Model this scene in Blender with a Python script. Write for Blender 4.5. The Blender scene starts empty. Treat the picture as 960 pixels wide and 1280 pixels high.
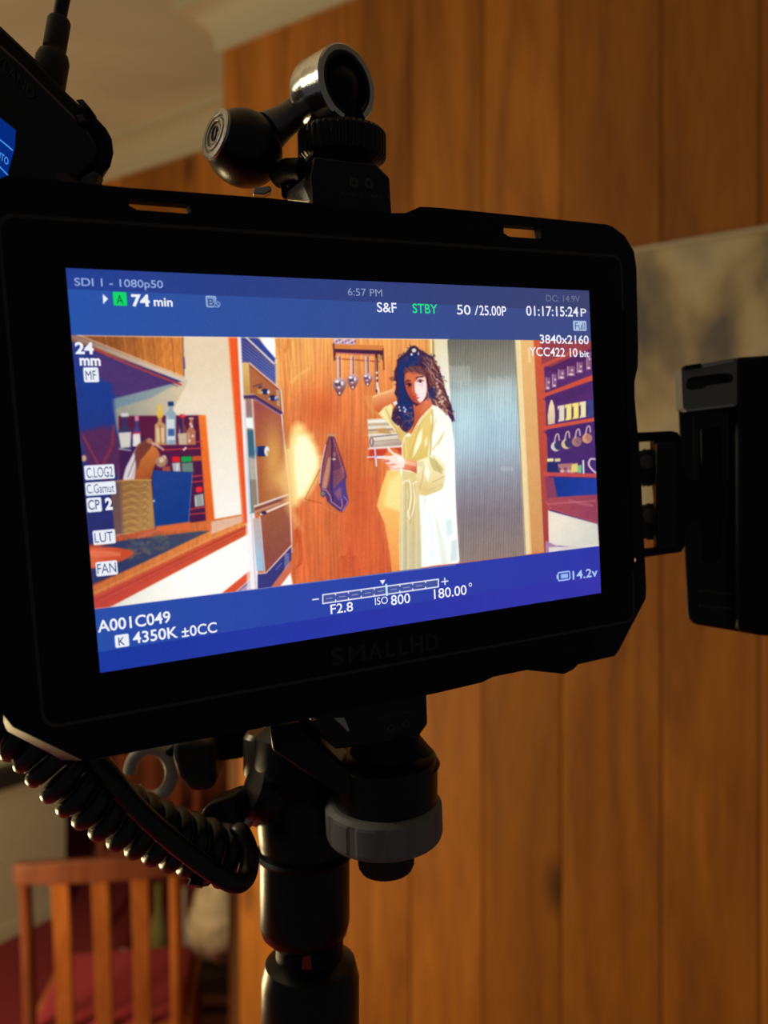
import bpy, bmesh, math, random
import numpy as np
from mathutils import Vector, Matrix, Quaternion
from mathutils.geometry import tessellate_polygon

random.seed(4)
SC = bpy.context.scene
COL = SC.collection
CZ = 1.70            # lens height above the floor
F_PX = 1000.0

# ------------------------------------------------------------------ camera, light, exposure
cam_d = bpy.data.cameras.new('camera')
cam_d.sensor_fit = 'VERTICAL'; cam_d.sensor_height = 24; cam_d.sensor_width = 18
cam_d.lens = 24 * F_PX / 1280
cam_d.clip_start = 0.01; cam_d.clip_end = 50
cam_d.dof.use_dof = True; cam_d.dof.focus_distance = 0.222; cam_d.dof.aperture_fstop = cam_d.lens / 2.6
cam = bpy.data.objects.new('camera', cam_d); COL.objects.link(cam)
cam.location = (0, 0, CZ); cam.rotation_euler = (math.pi / 2, 0, 0)
SC.camera = cam
SC.view_settings.view_transform = 'Standard'; SC.view_settings.look = 'None'
SC.view_settings.gamma = 1; SC.view_settings.exposure = 0; SC.view_settings.use_curve_mapping = False

wd = bpy.data.worlds.new('world'); SC.world = wd; wd.use_nodes = True
wd.node_tree.nodes['Background'].inputs[0].default_value = (0.86, 0.84, 0.80, 1)
wd.node_tree.nodes['Background'].inputs[1].default_value = 0.055

def lamp(name, loc, energy, color, radius):
    d = bpy.data.lights.new(name, 'POINT'); d.energy = energy; d.color = color; d.shadow_soft_size = radius
    o = bpy.data.objects.new(name, d); COL.objects.link(o); o.location = loc
    return o
lamp('room_lamp', (-1.15, 0.42, CZ + 0.48), 16.5, (1.0, 0.88, 0.62), 0.18)
lamp('low_lamp', (-1.20, 1.30, CZ - 0.75), 34, (1.0, 0.74, 0.36), 0.15)

# ------------------------------------------------------------------ frames
R1 = Vector((0.902, 0.083, -0.424)).normalized()
R2 = Vector((-0.052, 0.996, 0.067)); R2 = (R2 - R1 * R1.dot(R2)).normalized()
RN = R1.cross(R2)
T0 = Vector((-0.0022, 0.0151, -0.2186))
def c2w(v): return Vector((v[0], -v[2], v[1] + CZ))
def c2d(v): return Vector((v[0], -v[2], v[1]))
WX, WY, WN, W0 = c2d(R1), c2d(R2), c2d(RN), c2w(T0)
# monitor frame: x right, y up, z towards the viewer, millimetres
MF = Matrix(((WX[0], WY[0], WN[0], W0[0]), (WX[1], WY[1], WN[1], W0[1]), (WX[2], WY[2], WN[2], W0[2]), (0, 0, 0, 1))) @ Matrix.Scale(0.001, 4)
def at(u, v, Y): return Vector(((u - 480) / F_PX * Y, Y, CZ + (640 - v) / F_PX * Y))
def L(u, v, z=0.0):
    """point of the monitor frame (mm) on depth plane z"""
    r = Vector(((u - 480) / F_PX, (640 - v) / F_PX, -1)); p0 = T0 + RN * (z * 0.001)
    s = p0.dot(RN) / r.dot(RN); p = r * s - p0
    return Vector((p.dot(R1) * 1000, p.dot(R2) * 1000, z))
def axisM(o, d, up=None, s=1.0):
    z = Vector(d).normalized(); up = Vector(up) if up else (Vector((0, 0, 1)) if abs(z.z) < 0.9 else Vector((0, 1, 0)))
    x = up.cross(z).normalized(); y = z.cross(x)
    return Matrix(((x[0], y[0], z[0], o[0]), (x[1], y[1], z[1], o[1]), (x[2], y[2], z[2], o[2]), (0, 0, 0, 1))) @ Matrix.Scale(s, 4)

# ------------------------------------------------------------------ materials
def nt(name):
    m = bpy.data.materials.new(name); m.use_nodes = True
    return m, m.node_tree, m.node_tree.nodes['Principled BSDF']
def plain(name, c, rough=0.5, metal=0.0, bump=0.0, scale=400.0, spec=0.5, var=0.0, coat=0.0):
    m, t, b = nt(name)
    b.inputs['Base Color'].default_value = (*c, 1); b.inputs['Roughness'].default_value = rough
    b.inputs['Metallic'].default_value = metal; b.inputs['Specular IOR Level'].default_value = spec
    b.inputs['Coat Weight'].default_value = coat
    tc = t.nodes.new('ShaderNodeTexCoord'); n = t.nodes.new('ShaderNodeTexNoise')
    n.inputs['Scale'].default_value = scale; n.inputs['Detail'].default_value = 5
    t.links.new(tc.outputs['Object'], n.inputs['Vector'])
    if bump:
        bp = t.nodes.new('ShaderNodeBump'); bp.inputs['Strength'].default_value = bump; bp.inputs['Distance'].default_value = 0.001
        t.links.new(n.outputs[0], bp.inputs['Height']); t.links.new(bp.outputs[0], b.inputs['Normal'])
    if var:
        r = t.nodes.new('ShaderNodeValToRGB'); r.color_ramp.elements[0].position = .3; r.color_ramp.elements[1].position = .7
        r.color_ramp.elements[0].color = (*[x * (1 - var) for x in c], 1); r.color_ramp.elements[1].color = (*[min(1, x * (1 + var)) for x in c], 1)
        t.links.new(n.outputs[0], r.inputs[0]); t.links.new(r.outputs[0], b.inputs['Base Color'])
    return m
def glow(name, c, s=1.0):
    m = bpy.data.materials.new(name); m.use_nodes = True; t = m.node_tree; t.nodes.clear()
    e = t.nodes.new('ShaderNodeEmission'); o = t.nodes.new('ShaderNodeOutputMaterial')
    lin = [((x / 255 + 0.055) / 1.055) ** 2.4 if x > 10 else x / 255 / 12.92 for x in c]
    e.inputs[0].default_value = (*lin, 1); e.inputs[1].default_value = s; t.links.new(e.outputs[0], o.inputs[0])
    return m
def wood(name, dark, light, scale=1.0, rough=0.38, hue_var=0.35):
    m, t, b = nt(name); N = t.nodes.new; K = t.links.new
    tc = N('ShaderNodeTexCoord'); oi = N('ShaderNodeObjectInfo')
    add = N('ShaderNodeVectorMath'); add.operation = 'ADD'
    sc = N('ShaderNodeVectorMath'); sc.operation = 'SCALE'; sc.inputs['Scale'].default_value = 31.0
    cmb = N('ShaderNodeCombineXYZ')
    K(oi.outputs['Random'], cmb.inputs[0]); K(oi.outputs['Random'], cmb.inputs[2]); K(cmb.outputs[0], sc.inputs[0])
    K(tc.outputs['Object'], add.inputs[0]); K(sc.outputs[0], add.inputs[1])
    mp = N('ShaderNodeMapping'); mp.inputs['Scale'].default_value = (9 * scale, 9 * scale, 0.9 * scale); K(add.outputs[0], mp.inputs[0])
    n1 = N('ShaderNodeTexNoise'); n1.inputs['Scale'].default_value = 1.6; n1.inputs['Detail'].default_value = 3; n1.inputs['Distortion'].default_value = .8
    K(mp.outputs[0], n1.inputs['Vector'])
    n2 = N('ShaderNodeTexNoise'); n2.inputs['Scale'].default_value = 14; n2.inputs['Detail'].default_value = 6; K(mp.outputs[0], n2.inputs['Vector'])
    vo = N('ShaderNodeTexVoronoi'); vo.inputs['Scale'].default_value = 1.0
    mk = N('ShaderNodeMapping'); mk.inputs['Scale'].default_value = (4.2 * scale, 4.2 * scale, 2.1 * scale); K(add.outputs[0], mk.inputs[0]); K(mk.outputs[0], vo.inputs['Vector'])
    kr = N('ShaderNodeMapRange'); kr.inputs[1].default_value = .05; kr.inputs[2].default_value = .16; kr.inputs[3].default_value = .35; kr.inputs[4].default_value = 1
    K(vo.outputs['Distance'], kr.inputs[0])
    mx = N('ShaderNodeMix'); mx.data_type = 'FLOAT'; mx.inputs[0].default_value = .3; K(n1.outputs[0], mx.inputs[2]); K(n2.outputs[0], mx.inputs[3])
    r = N('ShaderNodeValToRGB'); r.color_ramp.elements[0].position = .36; r.color_ramp.elements[1].position = .64
    r.color_ramp.elements[0].color = (*dark, 1); r.color_ramp.elements[1].color = (*light, 1); K(mx.outputs[0], r.inputs[0])
    vr = N('ShaderNodeMapRange'); vr.inputs[3].default_value = 1 - hue_var; vr.inputs[4].default_value = 1 + hue_var * .6; K(oi.outputs['Random'], vr.inputs[0])
    mul = N('ShaderNodeMath'); mul.operation = 'MULTIPLY'; K(vr.outputs[0], mul.inputs[0]); K(kr.outputs[0], mul.inputs[1])
    cm = N('ShaderNodeVectorMath'); cm.operation = 'SCALE'; K(r.outputs[0], cm.inputs[0]); K(mul.outputs[0], cm.inputs['Scale'])
    K(cm.outputs[0], b.inputs['Base Color']); b.inputs['Roughness'].default_value = rough; b.inputs['Specular IOR Level'].default_value = .3
    return m
def mottled(name, cols, scale, rough=0.7, detail=5, stretch=(1, 1, 1), dist=0.6):
    m, t, b = nt(name); N = t.nodes.new; K = t.links.new
    tc = N('ShaderNodeTexCoord'); mp = N('ShaderNodeMapping'); mp.inputs['Scale'].default_value = stretch
    n = N('ShaderNodeTexNoise'); n.inputs['Scale'].default_value = scale; n.inputs['Detail'].default_value = detail; n.inputs['Distortion'].default_value = dist
    K(tc.outputs['Object'], mp.inputs[0]); K(mp.outputs[0], n.inputs['Vector'])
    r = N('ShaderNodeValToRGB'); e = r.color_ramp.elements
    while len(e) < len(cols): e.new(.5)
    for i, (p, c) in enumerate(cols): e[i].position = p; e[i].color = (*c, 1)
    K(n.outputs[0], r.inputs[0]); K(r.outputs[0], b.inputs['Base Color']); b.inputs['Roughness'].default_value = rough
    return m

M = dict(
    black=plain('black_plastic', (.0014, .0024, .0072), .45, bump=.15, scale=3000, spec=.22),  # navy tint puts the lens veil into the black
    satin=plain('satin_black_metal', (.0030, .0034, .0055), .29, bump=.08, scale=2500, spec=.4),
    rough=plain('rough_black_rubber', (.007, .007, .008), .5, bump=.2, scale=1800),
    cable=plain('glossy_black_cable', (.004, .004, .0055), .33, bump=.05, scale=900),
    glass=plain('black_glass', (.0008, .0015, .0045), .12, spec=.2),
    chrome=plain('worn_chrome', (.72, .70, .66), .17, 1.0, bump=.06, scale=700),
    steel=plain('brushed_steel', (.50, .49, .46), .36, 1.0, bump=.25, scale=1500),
    grey=plain('grey_anodised', (.20, .20, .18), .5, .35, bump=.1, scale=1600),
    panelgrey=plain('grey_cast_metal', (.20, .205, .20), .55, .1, bump=.1, scale=1500),
    spig=plain('dark_steel', (.16, .16, .14), .4, 1.0),
    railwood=wood('red_brown_chair_wood', (.13, .036, .016), (.20, .060, .028), 2.0, .35, .1),
    gunmetal=plain('gunmetal', (.16, .16, .15), .36, .85, bump=.1, scale=1500),
    dull=plain('charcoal_paint', (.03, .03, .028), .5),
    print=plain('faint_grey_print', (.05, .052, .056), .6),
    print2=plain('faint_dark_print', (.016, .018, .028), .6),
    red=plain('red_mark', (.35, .02, .01), .5),
    pale=plain('pale_plastic', (.42, .38, .30), .5),
    wood=wood('varnished_pine', (.36, .125, .020), (.62, .235, .030), rough=.6, hue_var=.30),
    chairwood=wood('orange_chair_wood', (.26, .075, .016), (.40, .13, .028), 2.0, .35, .12),
    redwood=wood('red_chair_wood', (.17, .045, .02), (.24, .065, .03), 2.0, .35, .1),
    plaster=mottled('cream_ceiling_paint', [(.3, (.52, .50, .40)), (.7, (.80, .77, .62))], 1.5, .9, 4),  # mottling paints soft shadows into the ceiling colour
    cove=plain('cream_gloss_paint', (.62, .59, .44), .5, bump=.1, scale=60),
    cream=plain('cream_wall_paint', (.70, .66, .50), .8, bump=.1, scale=60, var=.06),
    stone=mottled('mottled_stone', [(.33, (.16, .15, .14)), (.41, (.38, .31, .19)), (.48, (.58, .48, .28)), (.54, (.64, .57, .37)), (.61, (.50, .45, .32)), (.70, (.60, .38, .12))], 7.0, .6, 7, (1, 1, .6), .25),
    backing=plain('dark_backing', (.16, .06, .015), .8),
    darkwall=plain('dark_brown_wall', (.06, .035, .03), .8),
    carpet=plain('red_carpet', (.30, .03, .045), .95, bump=.5, scale=200, var=.25),
    cushion=plain('red_seat_fabric', (.34, .03, .05), .9, bump=.3, scale=300, var=.1),
    sack=plain('cream_canvas', (.66, .56, .40), .9, bump=.4, scale=14, var=.5),
    white=plain('white_ceramic', (.6, .58, .55), .4),
    olive=plain('olive_glass', (.16, .16, .05), .3),
    blue=plain('blue_plastic', (.05, .09, .17), .5),
    tan=plain('tan_basket', (.30, .20, .11), .8, bump=.5, scale=120, var=.3),
)

# ------------------------------------------------------------------ object helpers
def thing(name, label, cat, loc, group=None):
    o = bpy.data.objects.new(name, None); COL.objects.link(o); o.location = loc; o.empty_display_size = .01
    o['label'] = label; o['category'] = cat
    if group: o['group'] = group
    return o
def origin(p):
    v = Vector((0, 0, 0))
    while p is not None: v = v + p.location; p = p.parent
    return v
class G:
    """collects shapes (world coordinates) and links them as ONE mesh object"""
    def __init__(s): s.v = []; s.f = []
    def add(s, vs, fs, mat=None):
        b = len(s.v)
        s.v += [(mat @ Vector(v)) if mat is not None else Vector(v) for v in vs]
        s.f += [[i + b for i in f] for f in fs]; return s
    def plate(s, outer, z0, z1, mat=None, holes=(), outer_back=None):
        loops = [list(outer)] + [list(h) for h in holes]
        back = [list(outer_back or outer)] + [list(h) for h in holes]
        flat = [Vector((p[0], p[1], 0)) for l in loops for p in l]; n = len(flat)
        tris = tessellate_polygon([[Vector((p[0], p[1], 0)) for p in l] for l in loops])
        vs = [(p.x, p.y, z1) for p in flat] + [(p[0], p[1], z0) for l in back for p in l]
        fs = [list(t) for t in tris] if holes else [list(range(n))]
        fs += [[i + n for i in reversed(f)] for f in list(fs)]
        k = 0
        for l in loops:
            m = len(l)
            for i in range(m): fs.append([k + i, k + (i + 1) % m, k + (i + 1) % m + n, k + i + n])
            k += m
        return s.add(vs, fs, mat)
    def box(s, x0, x1, y0, y1, z0, z1, mat=None):
        return s.plate([(x0, y0), (x1, y0), (x1, y1), (x0, y1)], z0, z1, mat)
    def lathe(s, prof, mat, seg=40, mod=None):
        vs = []; fs = []
        for j, (r, h) in enumerate(prof):
            for i in range(seg):
                a = 2 * math.pi * i / seg; rr = r * (mod(i, j) if mod else 1)
                vs.append((rr * math.cos(a), rr * math.sin(a), h))
        for j in range(len(prof) - 1):
            for i in range(seg):
                fs.append([j * seg + i, j * seg + (i + 1) % seg, (j + 1) * seg + (i + 1) % seg, (j + 1) * seg + i])
        if prof[0][0] > 1e-6: fs.append(list(reversed(range(seg))))
        if prof[-1][0] > 1e-6: fs.append([(len(prof) - 1) * seg + i for i in range(seg)])
        return s.add(vs, fs, mat)
    def tube(s, pts, r, seg=12, mat=None):
        pts = [Vector(p) for p in pts]; n = len(pts); vs = []; fs = []
        t = (pts[1] - pts[0]).normalized(); u = t.orthogonal().normalized()
        for i, p in enumerate(pts):
            t2 = (pts[min(i + 1, n - 1)] - pts[max(i - 1, 0)]).normalized()
            u = (t.rotation_difference(t2) @ u).normalized(); t = t2; w = t.cross(u)
            rr = r(i / (n - 1)) if callable(r) else r
            for k in range(seg):
                a = 2 * math.pi * k / seg; vs.append(p + (u * math.cos(a) + w * math.sin(a)) * rr)
        for i in range(n - 1):
            for k in range(seg): fs.append([i * seg + k, i * seg + (k + 1) % seg, (i + 1) * seg + (k + 1) % seg, (i + 1) * seg + k])
        fs.append(list(reversed(range(seg)))); fs.append([(n - 1) * seg + k for k in range(seg)])
        return s.add(vs, fs, mat)
    def bar(s, a, b, w, d, up=(0, 0, 1)):
        """box beam from a to b with section w x d"""
        a = Vector(a); b = Vector(b); m = axisM(a, b - a, up); l = (b - a).length
        return s.box(-w / 2, w / 2, -d / 2, d / 2, 0, l, m)
    def build(s, name, mat, parent=None, bevel=0.0, smooth=True, seg=2, angle=35, label=None, subsurf=0):
        o0 = origin(parent); me = bpy.data.meshes.new(name)
        me.from_pydata([v - o0 for v in s.v], [], s.f); me.validate(); me.update()
        bm = bmesh.new(); bm.from_mesh(me)
        bmesh.ops.remove_doubles(bm, verts=bm.verts, dist=1e-7)
        bmesh.ops.recalc_face_normals(bm, faces=bm.faces); bm.to_mesh(me); bm.free()
        me.materials.append(mat)
        o = bpy.data.objects.new(name, me); COL.objects.link(o)
        if parent: o.parent = parent
        if bevel:
            b = o.modifiers.new('bevel', 'BEVEL'); b.width = bevel; b.segments = seg; b.limit_method = 'ANGLE'; b.angle_limit = math.radians(angle); b.harden_normals = False
        if subsurf:
            q = o.modifiers.new('sub', 'SUBSURF'); q.levels = subsurf; q.render_levels = subsurf
        if smooth:
            me.polygons.foreach_set('use_smooth', [True] * len(me.polygons))
            me.set_sharp_from_angle(angle=math.radians(38))
        if label: o['label'] = label
        return o
def tag(o, label, cat, group=None):
    o['label'] = label; o['category'] = cat
    if group: o['group'] = group
    return o
def structure(o): o['kind'] = 'structure'; return o
def rrect(x0, x1, y0, y1, r, n=5):
    out = []
    for cx, cy, a0 in ((x1 - r, y1 - r, 0), (x0 + r, y1 - r, 90), (x0 + r, y0 + r, 180), (x1 - r, y0 + r, 270)):
        for k in range(n + 1):
            a = math.radians(a0 + 90 * k / n); out.append((cx + r * math.cos(a), cy + r * math.sin(a)))
    return out
def catmull(pts, n=8, closed=False):
    P = [Vector(p) for p in pts]; out = []; m = len(P)
    for i in range(m if closed else m - 1):
        g = (lambda k: P[k % m]) if closed else (lambda k: P[max(0, min(m - 1, k))])
        p0, p1, p2, p3 = g(i - 1), g(i), g(i + 1), g(i + 2)
        for k in range(n):
            t = k / n
            out.append(.5 * ((2 * p1) + (-p0 + p2) * t + (2 * p0 - 5 * p1 + 4 * p2 - p3) * t * t + (-p0 + 3 * p1 - 3 * p2 + p3) * t ** 3))
    if not closed: out.append(P[-1])
    return out

_fc = {}
def glyphs(body, bold=0.0):
    cu = bpy.data.curves.new('t', 'FONT'); cu.body = body; cu.size = 1; cu.offset = bold; cu.resolution_u = 4
    ob = bpy.data.objects.new('t', cu); COL.objects.link(ob)
    dg = bpy.context.evaluated_depsgraph_get(); me = bpy.data.meshes.new_from_object(ob.evaluated_get(dg))
    vs = [v.co.copy() for v in me.vertices]; fs = [list(p.vertices) for p in me.polygons]
    bpy.data.objects.remove(ob); bpy.data.meshes.remove(me); bpy.data.curves.remove(cu)
    return vs, fs
CAPH = 0.729
def lettering(body, pl, pr, h, mat, parent, z=0.75, bold=0.0, name='lettering'):
    """flat lettering on the monitor face; pl / pr: baseline ends seen in the photo, h: capital height"""
    vs, fs = glyphs(body, bold)
    x0 = min(v.x for v in vs); x1 = max(v.x for v in vs)
    a = L(*pl, z); b = L(*pr, z); hh = (L(pl[0], pl[1] - h, z) - a).length
    ex = (b - a) / (x1 - x0); ey = Vector((0, 1, 0)) * (hh / CAPH)
    g = G(); g.add([a + ex * (v.x - x0) + ey * v.y for v in vs], fs, MF)
    o = g.build(name, mat, parent, smooth=False); return o
# ------------------------------------------------------------------ the room
YC = 2.0
E_ = Vector((1.63, -1, 0)).normalized()             # along the panelled wall, to the right and nearer
N_ = Vector((-E_.y, E_.x, 0)) * -1                  # out of the wall, towards the viewer
if N_.y > 0: N_ = -N_
C0 = Vector((-0.202 * YC, YC, CZ))
SU = YC * math.sqrt(1.63 ** 2 + 1)                   # wall length per unit of s
def wallM(o):                                        # x along wall, y up, z out of the wall
    return Matrix(((E_.x, 0, N_.x, o.x), (E_.y, 0, N_.y, o.y), (0, 1, 0, o.z), (0, 0, 0, 1)))
WM = wallM(C0)
Z_CEIL, Z_COVE, Z_PT, Z_PB = 1.25, 1.15, 0.484, -0.012
SL = Vector((-N_.x, -N_.y, 0))
# chimney breast (near wall)
nw = G().box(0.0, .62 * SU, -CZ, Z_CEIL + .1, -.50, -.022, WM).build('wall_back', M['backing']); structure(nw)
J = [0, .0525, .097, .1414, .1859, .2289, .278, .3203, .365, .41, .455, .50, .545, .59]
def plank(x0, x1, y0, y1, mat, parent, base=WM, z0=-.022):
    g = G(); c = .0028
    prof = [(x0 + .0005, z0), (x1 - .0005, z0), (x1 - .0005, -c), (x1 - .0005 - c * 1.6, 0), (x0 + .0005 + c * 1.6, 0), (x0 + .0005, -c)]
    m = base @ Matrix(((1, 0, 0, 0), (0, 0, 1, 0), (0, 1, 0, 0), (0, 0, 0, 1)))
    g.plate(prof, y0, y1, m)
    return g.build('plank', mat, parent, smooth=False)
for i in range(len(J) - 1):
    a, b = J[i] * SU, J[i + 1] * SU
    plank(a, b, Z_PT, Z_COVE + .03, M['wood'], nw)
    lo = a if i else a + .055
    if b < .19 * SU: plank(lo, b, -CZ, Z_PT, M['wood'], nw)
    else: plank(lo, b, -CZ, Z_PB, M['wood'], nw)
g = G().box(.1859 * SU + .001, .59 * SU, Z_PB + .002, Z_PT - .004, -.022, -.006, WM)
g.build('stone_panel', M['stone'], nw, bevel=.003, label='mottled cream and grey stone panel')
g = G().box(.1859 * SU, .59 * SU, Z_PT - .006, Z_PT, -.006, .004, WM)
g.build('panel_bead', M['cove'], nw, bevel=.001, label='thin pale bead')
# cornice with a mitred return
def cove(name, path, ztop, zbot, proj, outward):
    prof = [(0, zbot), (.012, zbot), (.014, zbot + .012)]
    for k in range(9):
        a = math.radians(90 * k / 8)
        prof.append((.014 + (proj - .022) * (1 - math.cos(a)), zbot + .012 + (ztop - zbot - .030) * math.sin(a)))
    prof += [(proj, ztop - .018), (proj, ztop), (0, ztop)]
    g = G(); vs = []; fs = []; m = len(prof)
    for p, o in zip(path, outward):
        for (r, z) in prof: vs.append(p + o * r + Vector((0, 0, z)))
    for i in range(len(path) - 1):
        for k in range(m): fs.append([i * m + k, i * m + (k + 1) % m, (i + 1) * m + (k + 1) % m, (i + 1) * m + k])
    fs.append(list(range(m))); fs.append([(len(path) - 1) * m + k for k in reversed(range(m))])
    g.add(vs, fs); return structure(g.build(name, M['cove'], smooth=True))
cove('trim_1', [C0 + SL * .5, C0, C0 + E_ * .6 * SU], Z_CEIL, Z_COVE, .085, [-E_, N_ - E_, N_])
# far wall behind the breast, open below
FC = Vector((-.21 * 2.52, 2.52, CZ)); FM = wallM(FC)
fw = G().box(-1.15, .45, -.35, Z_CEIL + .1, -.12, -.022, FM).build('wall_far', M['backing']); structure(fw)
for k in range(9):
    plank(-1.15 + k * .178, -1.15 + (k + 1) * .178, -.37, Z_COVE + .03, M['wood'], fw, FM)
cove('trim_2', [FC - E_ * 1.15, FC + E_ * .45], Z_CEIL, Z_COVE, .085, [N_, N_])
structure(G().box(-3.2, 2.6, -.6, 5.2, CZ + Z_CEIL, CZ + Z_CEIL + .05).build('ceiling', M['plaster'], smooth=False))
structure(G().box(-3.2, 2.6, -.6, 5.2, -.05, 0).build('floor', M['carpet'], smooth=False))
# cream side wall that ends at the opening
LW = Vector((-1.517, 3.16, 0)); LD = Vector((.613, 1, 0)).normalized(); LN = Vector((LD.y, -LD.x, 0))
lm = Matrix(((LD.x, LN.x, 0, LW.x), (LD.y, LN.y, 0, LW.y), (0, 0, 1, 0), (0, 0, 0, 1)))
structure(G().box(-1.6, .30, -.12, 0, 0, CZ + Z_CEIL, lm).build('wall_left', M['cream'], smooth=False))
structure(G().box(-3.2, 2.6, 4.55, 4.65, 0, CZ + Z_CEIL).build('wall_rear', M['darkwall'], smooth=False))
structure(G().box(-.9, .30, .0, .012, 0, .06, lm).build('baseboard_left', M['cream'], bevel=.003))

# chair with a slatted back, seen from behind
def chair(base, rot, wm, label, group):
    R = Matrix.Translation(base) @ Matrix.Rotation(rot, 4, 'Z')
    t = thing('dining_chair', label, 'chair', base, group)
    w, top = .375, .893
    def leg(pts, rr=.019): return G().tube([R @ Vector(p) for p in catmull(pts, 5)], rr, 10)
    for s in (-1, 1):
        x = s * (w / 2 - .018)
        leg([(x, -.03, 0), (x, .012, .25), (x, .012, .45), (x, -.008, .68), (x, -.035, top - .02)], lambda q: .018 - .003 * q).build('leg', M['railwood'] if s < 0 else wm, t)
        leg([(x * 1.08, .375, 0), (x * 1.06, .36, .22), (x * 1.04, .355, .43)], lambda q: .014 + .006 * q).build('leg', wm, t)
    # top rail with a gentle upward bow
    n = 12; vs = []; fs = []
    for i in range(n + 1):
        q = i / n * 2 - 1; x = q * (w / 2 + .004); y = -.035 - .022 * (1 - q * q); up = .010 * (1 - q * q)
        for dy, dz in ((-.011, -.048 + up * .4), (.011, -.048 + up * .4), (.011, up), (-.011, up)): vs.append((x, y + dy, top + dz))
    for i in range(n):
        for k in range(4): fs.append([i * 4 + k, i * 4 + (k + 1) % 4, i * 4 + 4 + (k + 1) % 4, i * 4 + 4 + k])
    fs += [[3, 2, 1, 0], [n * 4 + k for k in range(4)]]
    G().add(vs, fs, R).build('top_rail', M['railwood'], t, bevel=.005, label='darker red-brown top rail')
    for k in range(3):
        x = (-.5 + k * .5) * .178
        vs = []; fs = []
        ps = [(x, .014, .455), (x, -.010, .66), (x, -.044, top - .035)]
        cs = catmull(ps, 5)
        for p in cs:
            for dx, dy in ((-.020, -.006), (.020, -.006), (.020, .006), (-.020, .006)): vs.append((p.x + dx, p.y + dy, p.z))
        for i in range(len(cs) - 1):
            for q in range(4): fs.append([i * 4 + q, i * 4 + (q + 1) % 4, i * 4 + 4 + (q + 1) % 4, i * 4 + 4 + q])
        fs += [[3, 2, 1, 0], [(len(cs) - 1) * 4 + q for q in range(4)]]
        G().add(vs, fs, R).build('slat', wm, t, bevel=.003)
    G().box(-w / 2 + .01, w / 2 - .01, .0, .03, .41, .46, R).build('back_stretcher', wm, t, bevel=.004)
    G().box(-w / 2 - .01, w / 2 + .01, .0, .37, .405, .44, R).build('seat_frame', wm, t, bevel=.006)
    G().plate(rrect(-w / 2 + .01, w / 2 - .01, .03, .37, .04), .44, .465, R).build('cushion', M['cushion'], t, bevel=.012, seg=3)
    for s in (-1, 1): G().bar(R @ Vector((s * .19, .01, .2)), R @ Vector((s * .19, .36, .2)), .016, .022).build('stretcher', wm, t, bevel=.003)
    return t
chair(Vector((-.350 * 1.90, 1.90, 0)), math.radians(8), M['chairwood'], 'orange wooden dining chair with three back slats, nearer of the two', 'dining chairs')
chair(Vector((-.292 * 2.95, 2.95, 0)), math.radians(14), M['redwood'], 'dark reddish wooden chair standing behind the orange slatted chair', 'dining chairs')

# blurred belongings on the floor beyond the chairs
def blob(name, u, v0, v1, w, Y, mat, label, cat, seed, prof=None):
    random.seed(seed); zt = (640 - v0) / F_PX * Y + CZ; zb = max(0, (640 - v1) / F_PX * Y + CZ); c = at(u, 640, Y); c.z = 0
    bm = bmesh.new(); bmesh.ops.create_icosphere(bm, subdivisions=4, radius=1)
    from mathutils import noise
    vs = []
    for v in bm.verts:
        p = v.co.copy(); d = 1 + .16 * noise.noise(p * 2.1 + Vector((seed * 3.1, 0, 0))) + .10 * abs(noise.noise(p * 5 + Vector((0, seed, 0))))
        q = p * d; zz = max(-1, min(1.1, q.z)); k = 1.0 if zz < .3 else 1 - (zz - .3) * .45
        vs.append((c.x + q.x * w / 2 * k, c.y + q.y * w / 2 * k, zb + (max(-.92, zz) + .92) / 1.92 * (zt - zb)))
    fs = [[v.index for v in f.verts] for f in bm.faces]; bm.free()
    return tag(G().add(vs, fs).build(name, mat), label, cat)
crate_x, crate_y, crate_h = -.537, 2.60, CZ - .56 * 2.58
bk_ = thing('basket', 'dark woven basket under the cream bag beside the wood panelled wall', 'basket', (crate_x, crate_y, 0))
RB = Matrix.Translation((crate_x, crate_y, 0))
for k in range(7):
    z = .004 + k * (crate_h - .03) / 7; q = .002 * (k % 2)
    o_ = rrect(-.105 - q, .105 + q, -.105 - q, .105 + q, .03, 4); i_ = rrect(-.092, .092, -.092, .092, .022, 4)
    G().plate(o_, z, z + (crate_h - .03) / 7 - .003, RB, [i_]).build('woven_band', M['tan'] if k % 2 else M['darkwall'], bk_, smooth=False)
G().plate(rrect(-.1, .1, -.1, .1, .026, 4), 0, .012, RB).build('base', M['darkwall'], bk_)
G().plate(rrect(-.1, .1, -.1, .1, .026, 4), crate_h - .033, crate_h - .008, RB).build('lid', M['darkwall'], bk_, bevel=.003)
blob('canvas_bag', 276, 1092, 1197, .20, 2.60, M['sack'], 'crumpled cream canvas bag slumped on the dark basket', 'bag', 3)
def bottle(u, v0, Y, r, h, mat, label, zb=0.0, name='bottle', cat='bottle'):
    z = CZ + (640 - v0) / F_PX * Y - h; p = at(u, 640, Y); p.z = 0
    if z > .02: h += z; z = 0
    return tag(G().lathe([(r * .9, 0), (r, .01), (r, h * .6), (r * .85, h * .7), (r * .36, h * .82), (r * .34, h * .97), (r * .4, h)], Matrix.Translation(p), 20).build(name, mat), label, cat)
bottle(229, 1110, 2.76, .030, .30, M['white'], 'tall white bottle left of the cream canvas bag')
bottle(198, 1105, 2.66, .032, .30, M['olive'], 'olive green bottle seen between the chair slats')
bottle(221, 1185, 2.42, .026, .26, M['blue'], 'blue bottle standing left of the dark basket')
bottle(193, 1228, 2.48, .018, .12, M['white'], 'small white bottle low behind the chair slats')
bottle(154, 1188, 2.66, .026, .14, M['white'], 'short pale bottle on the carpet behind the chair slats')
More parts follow.
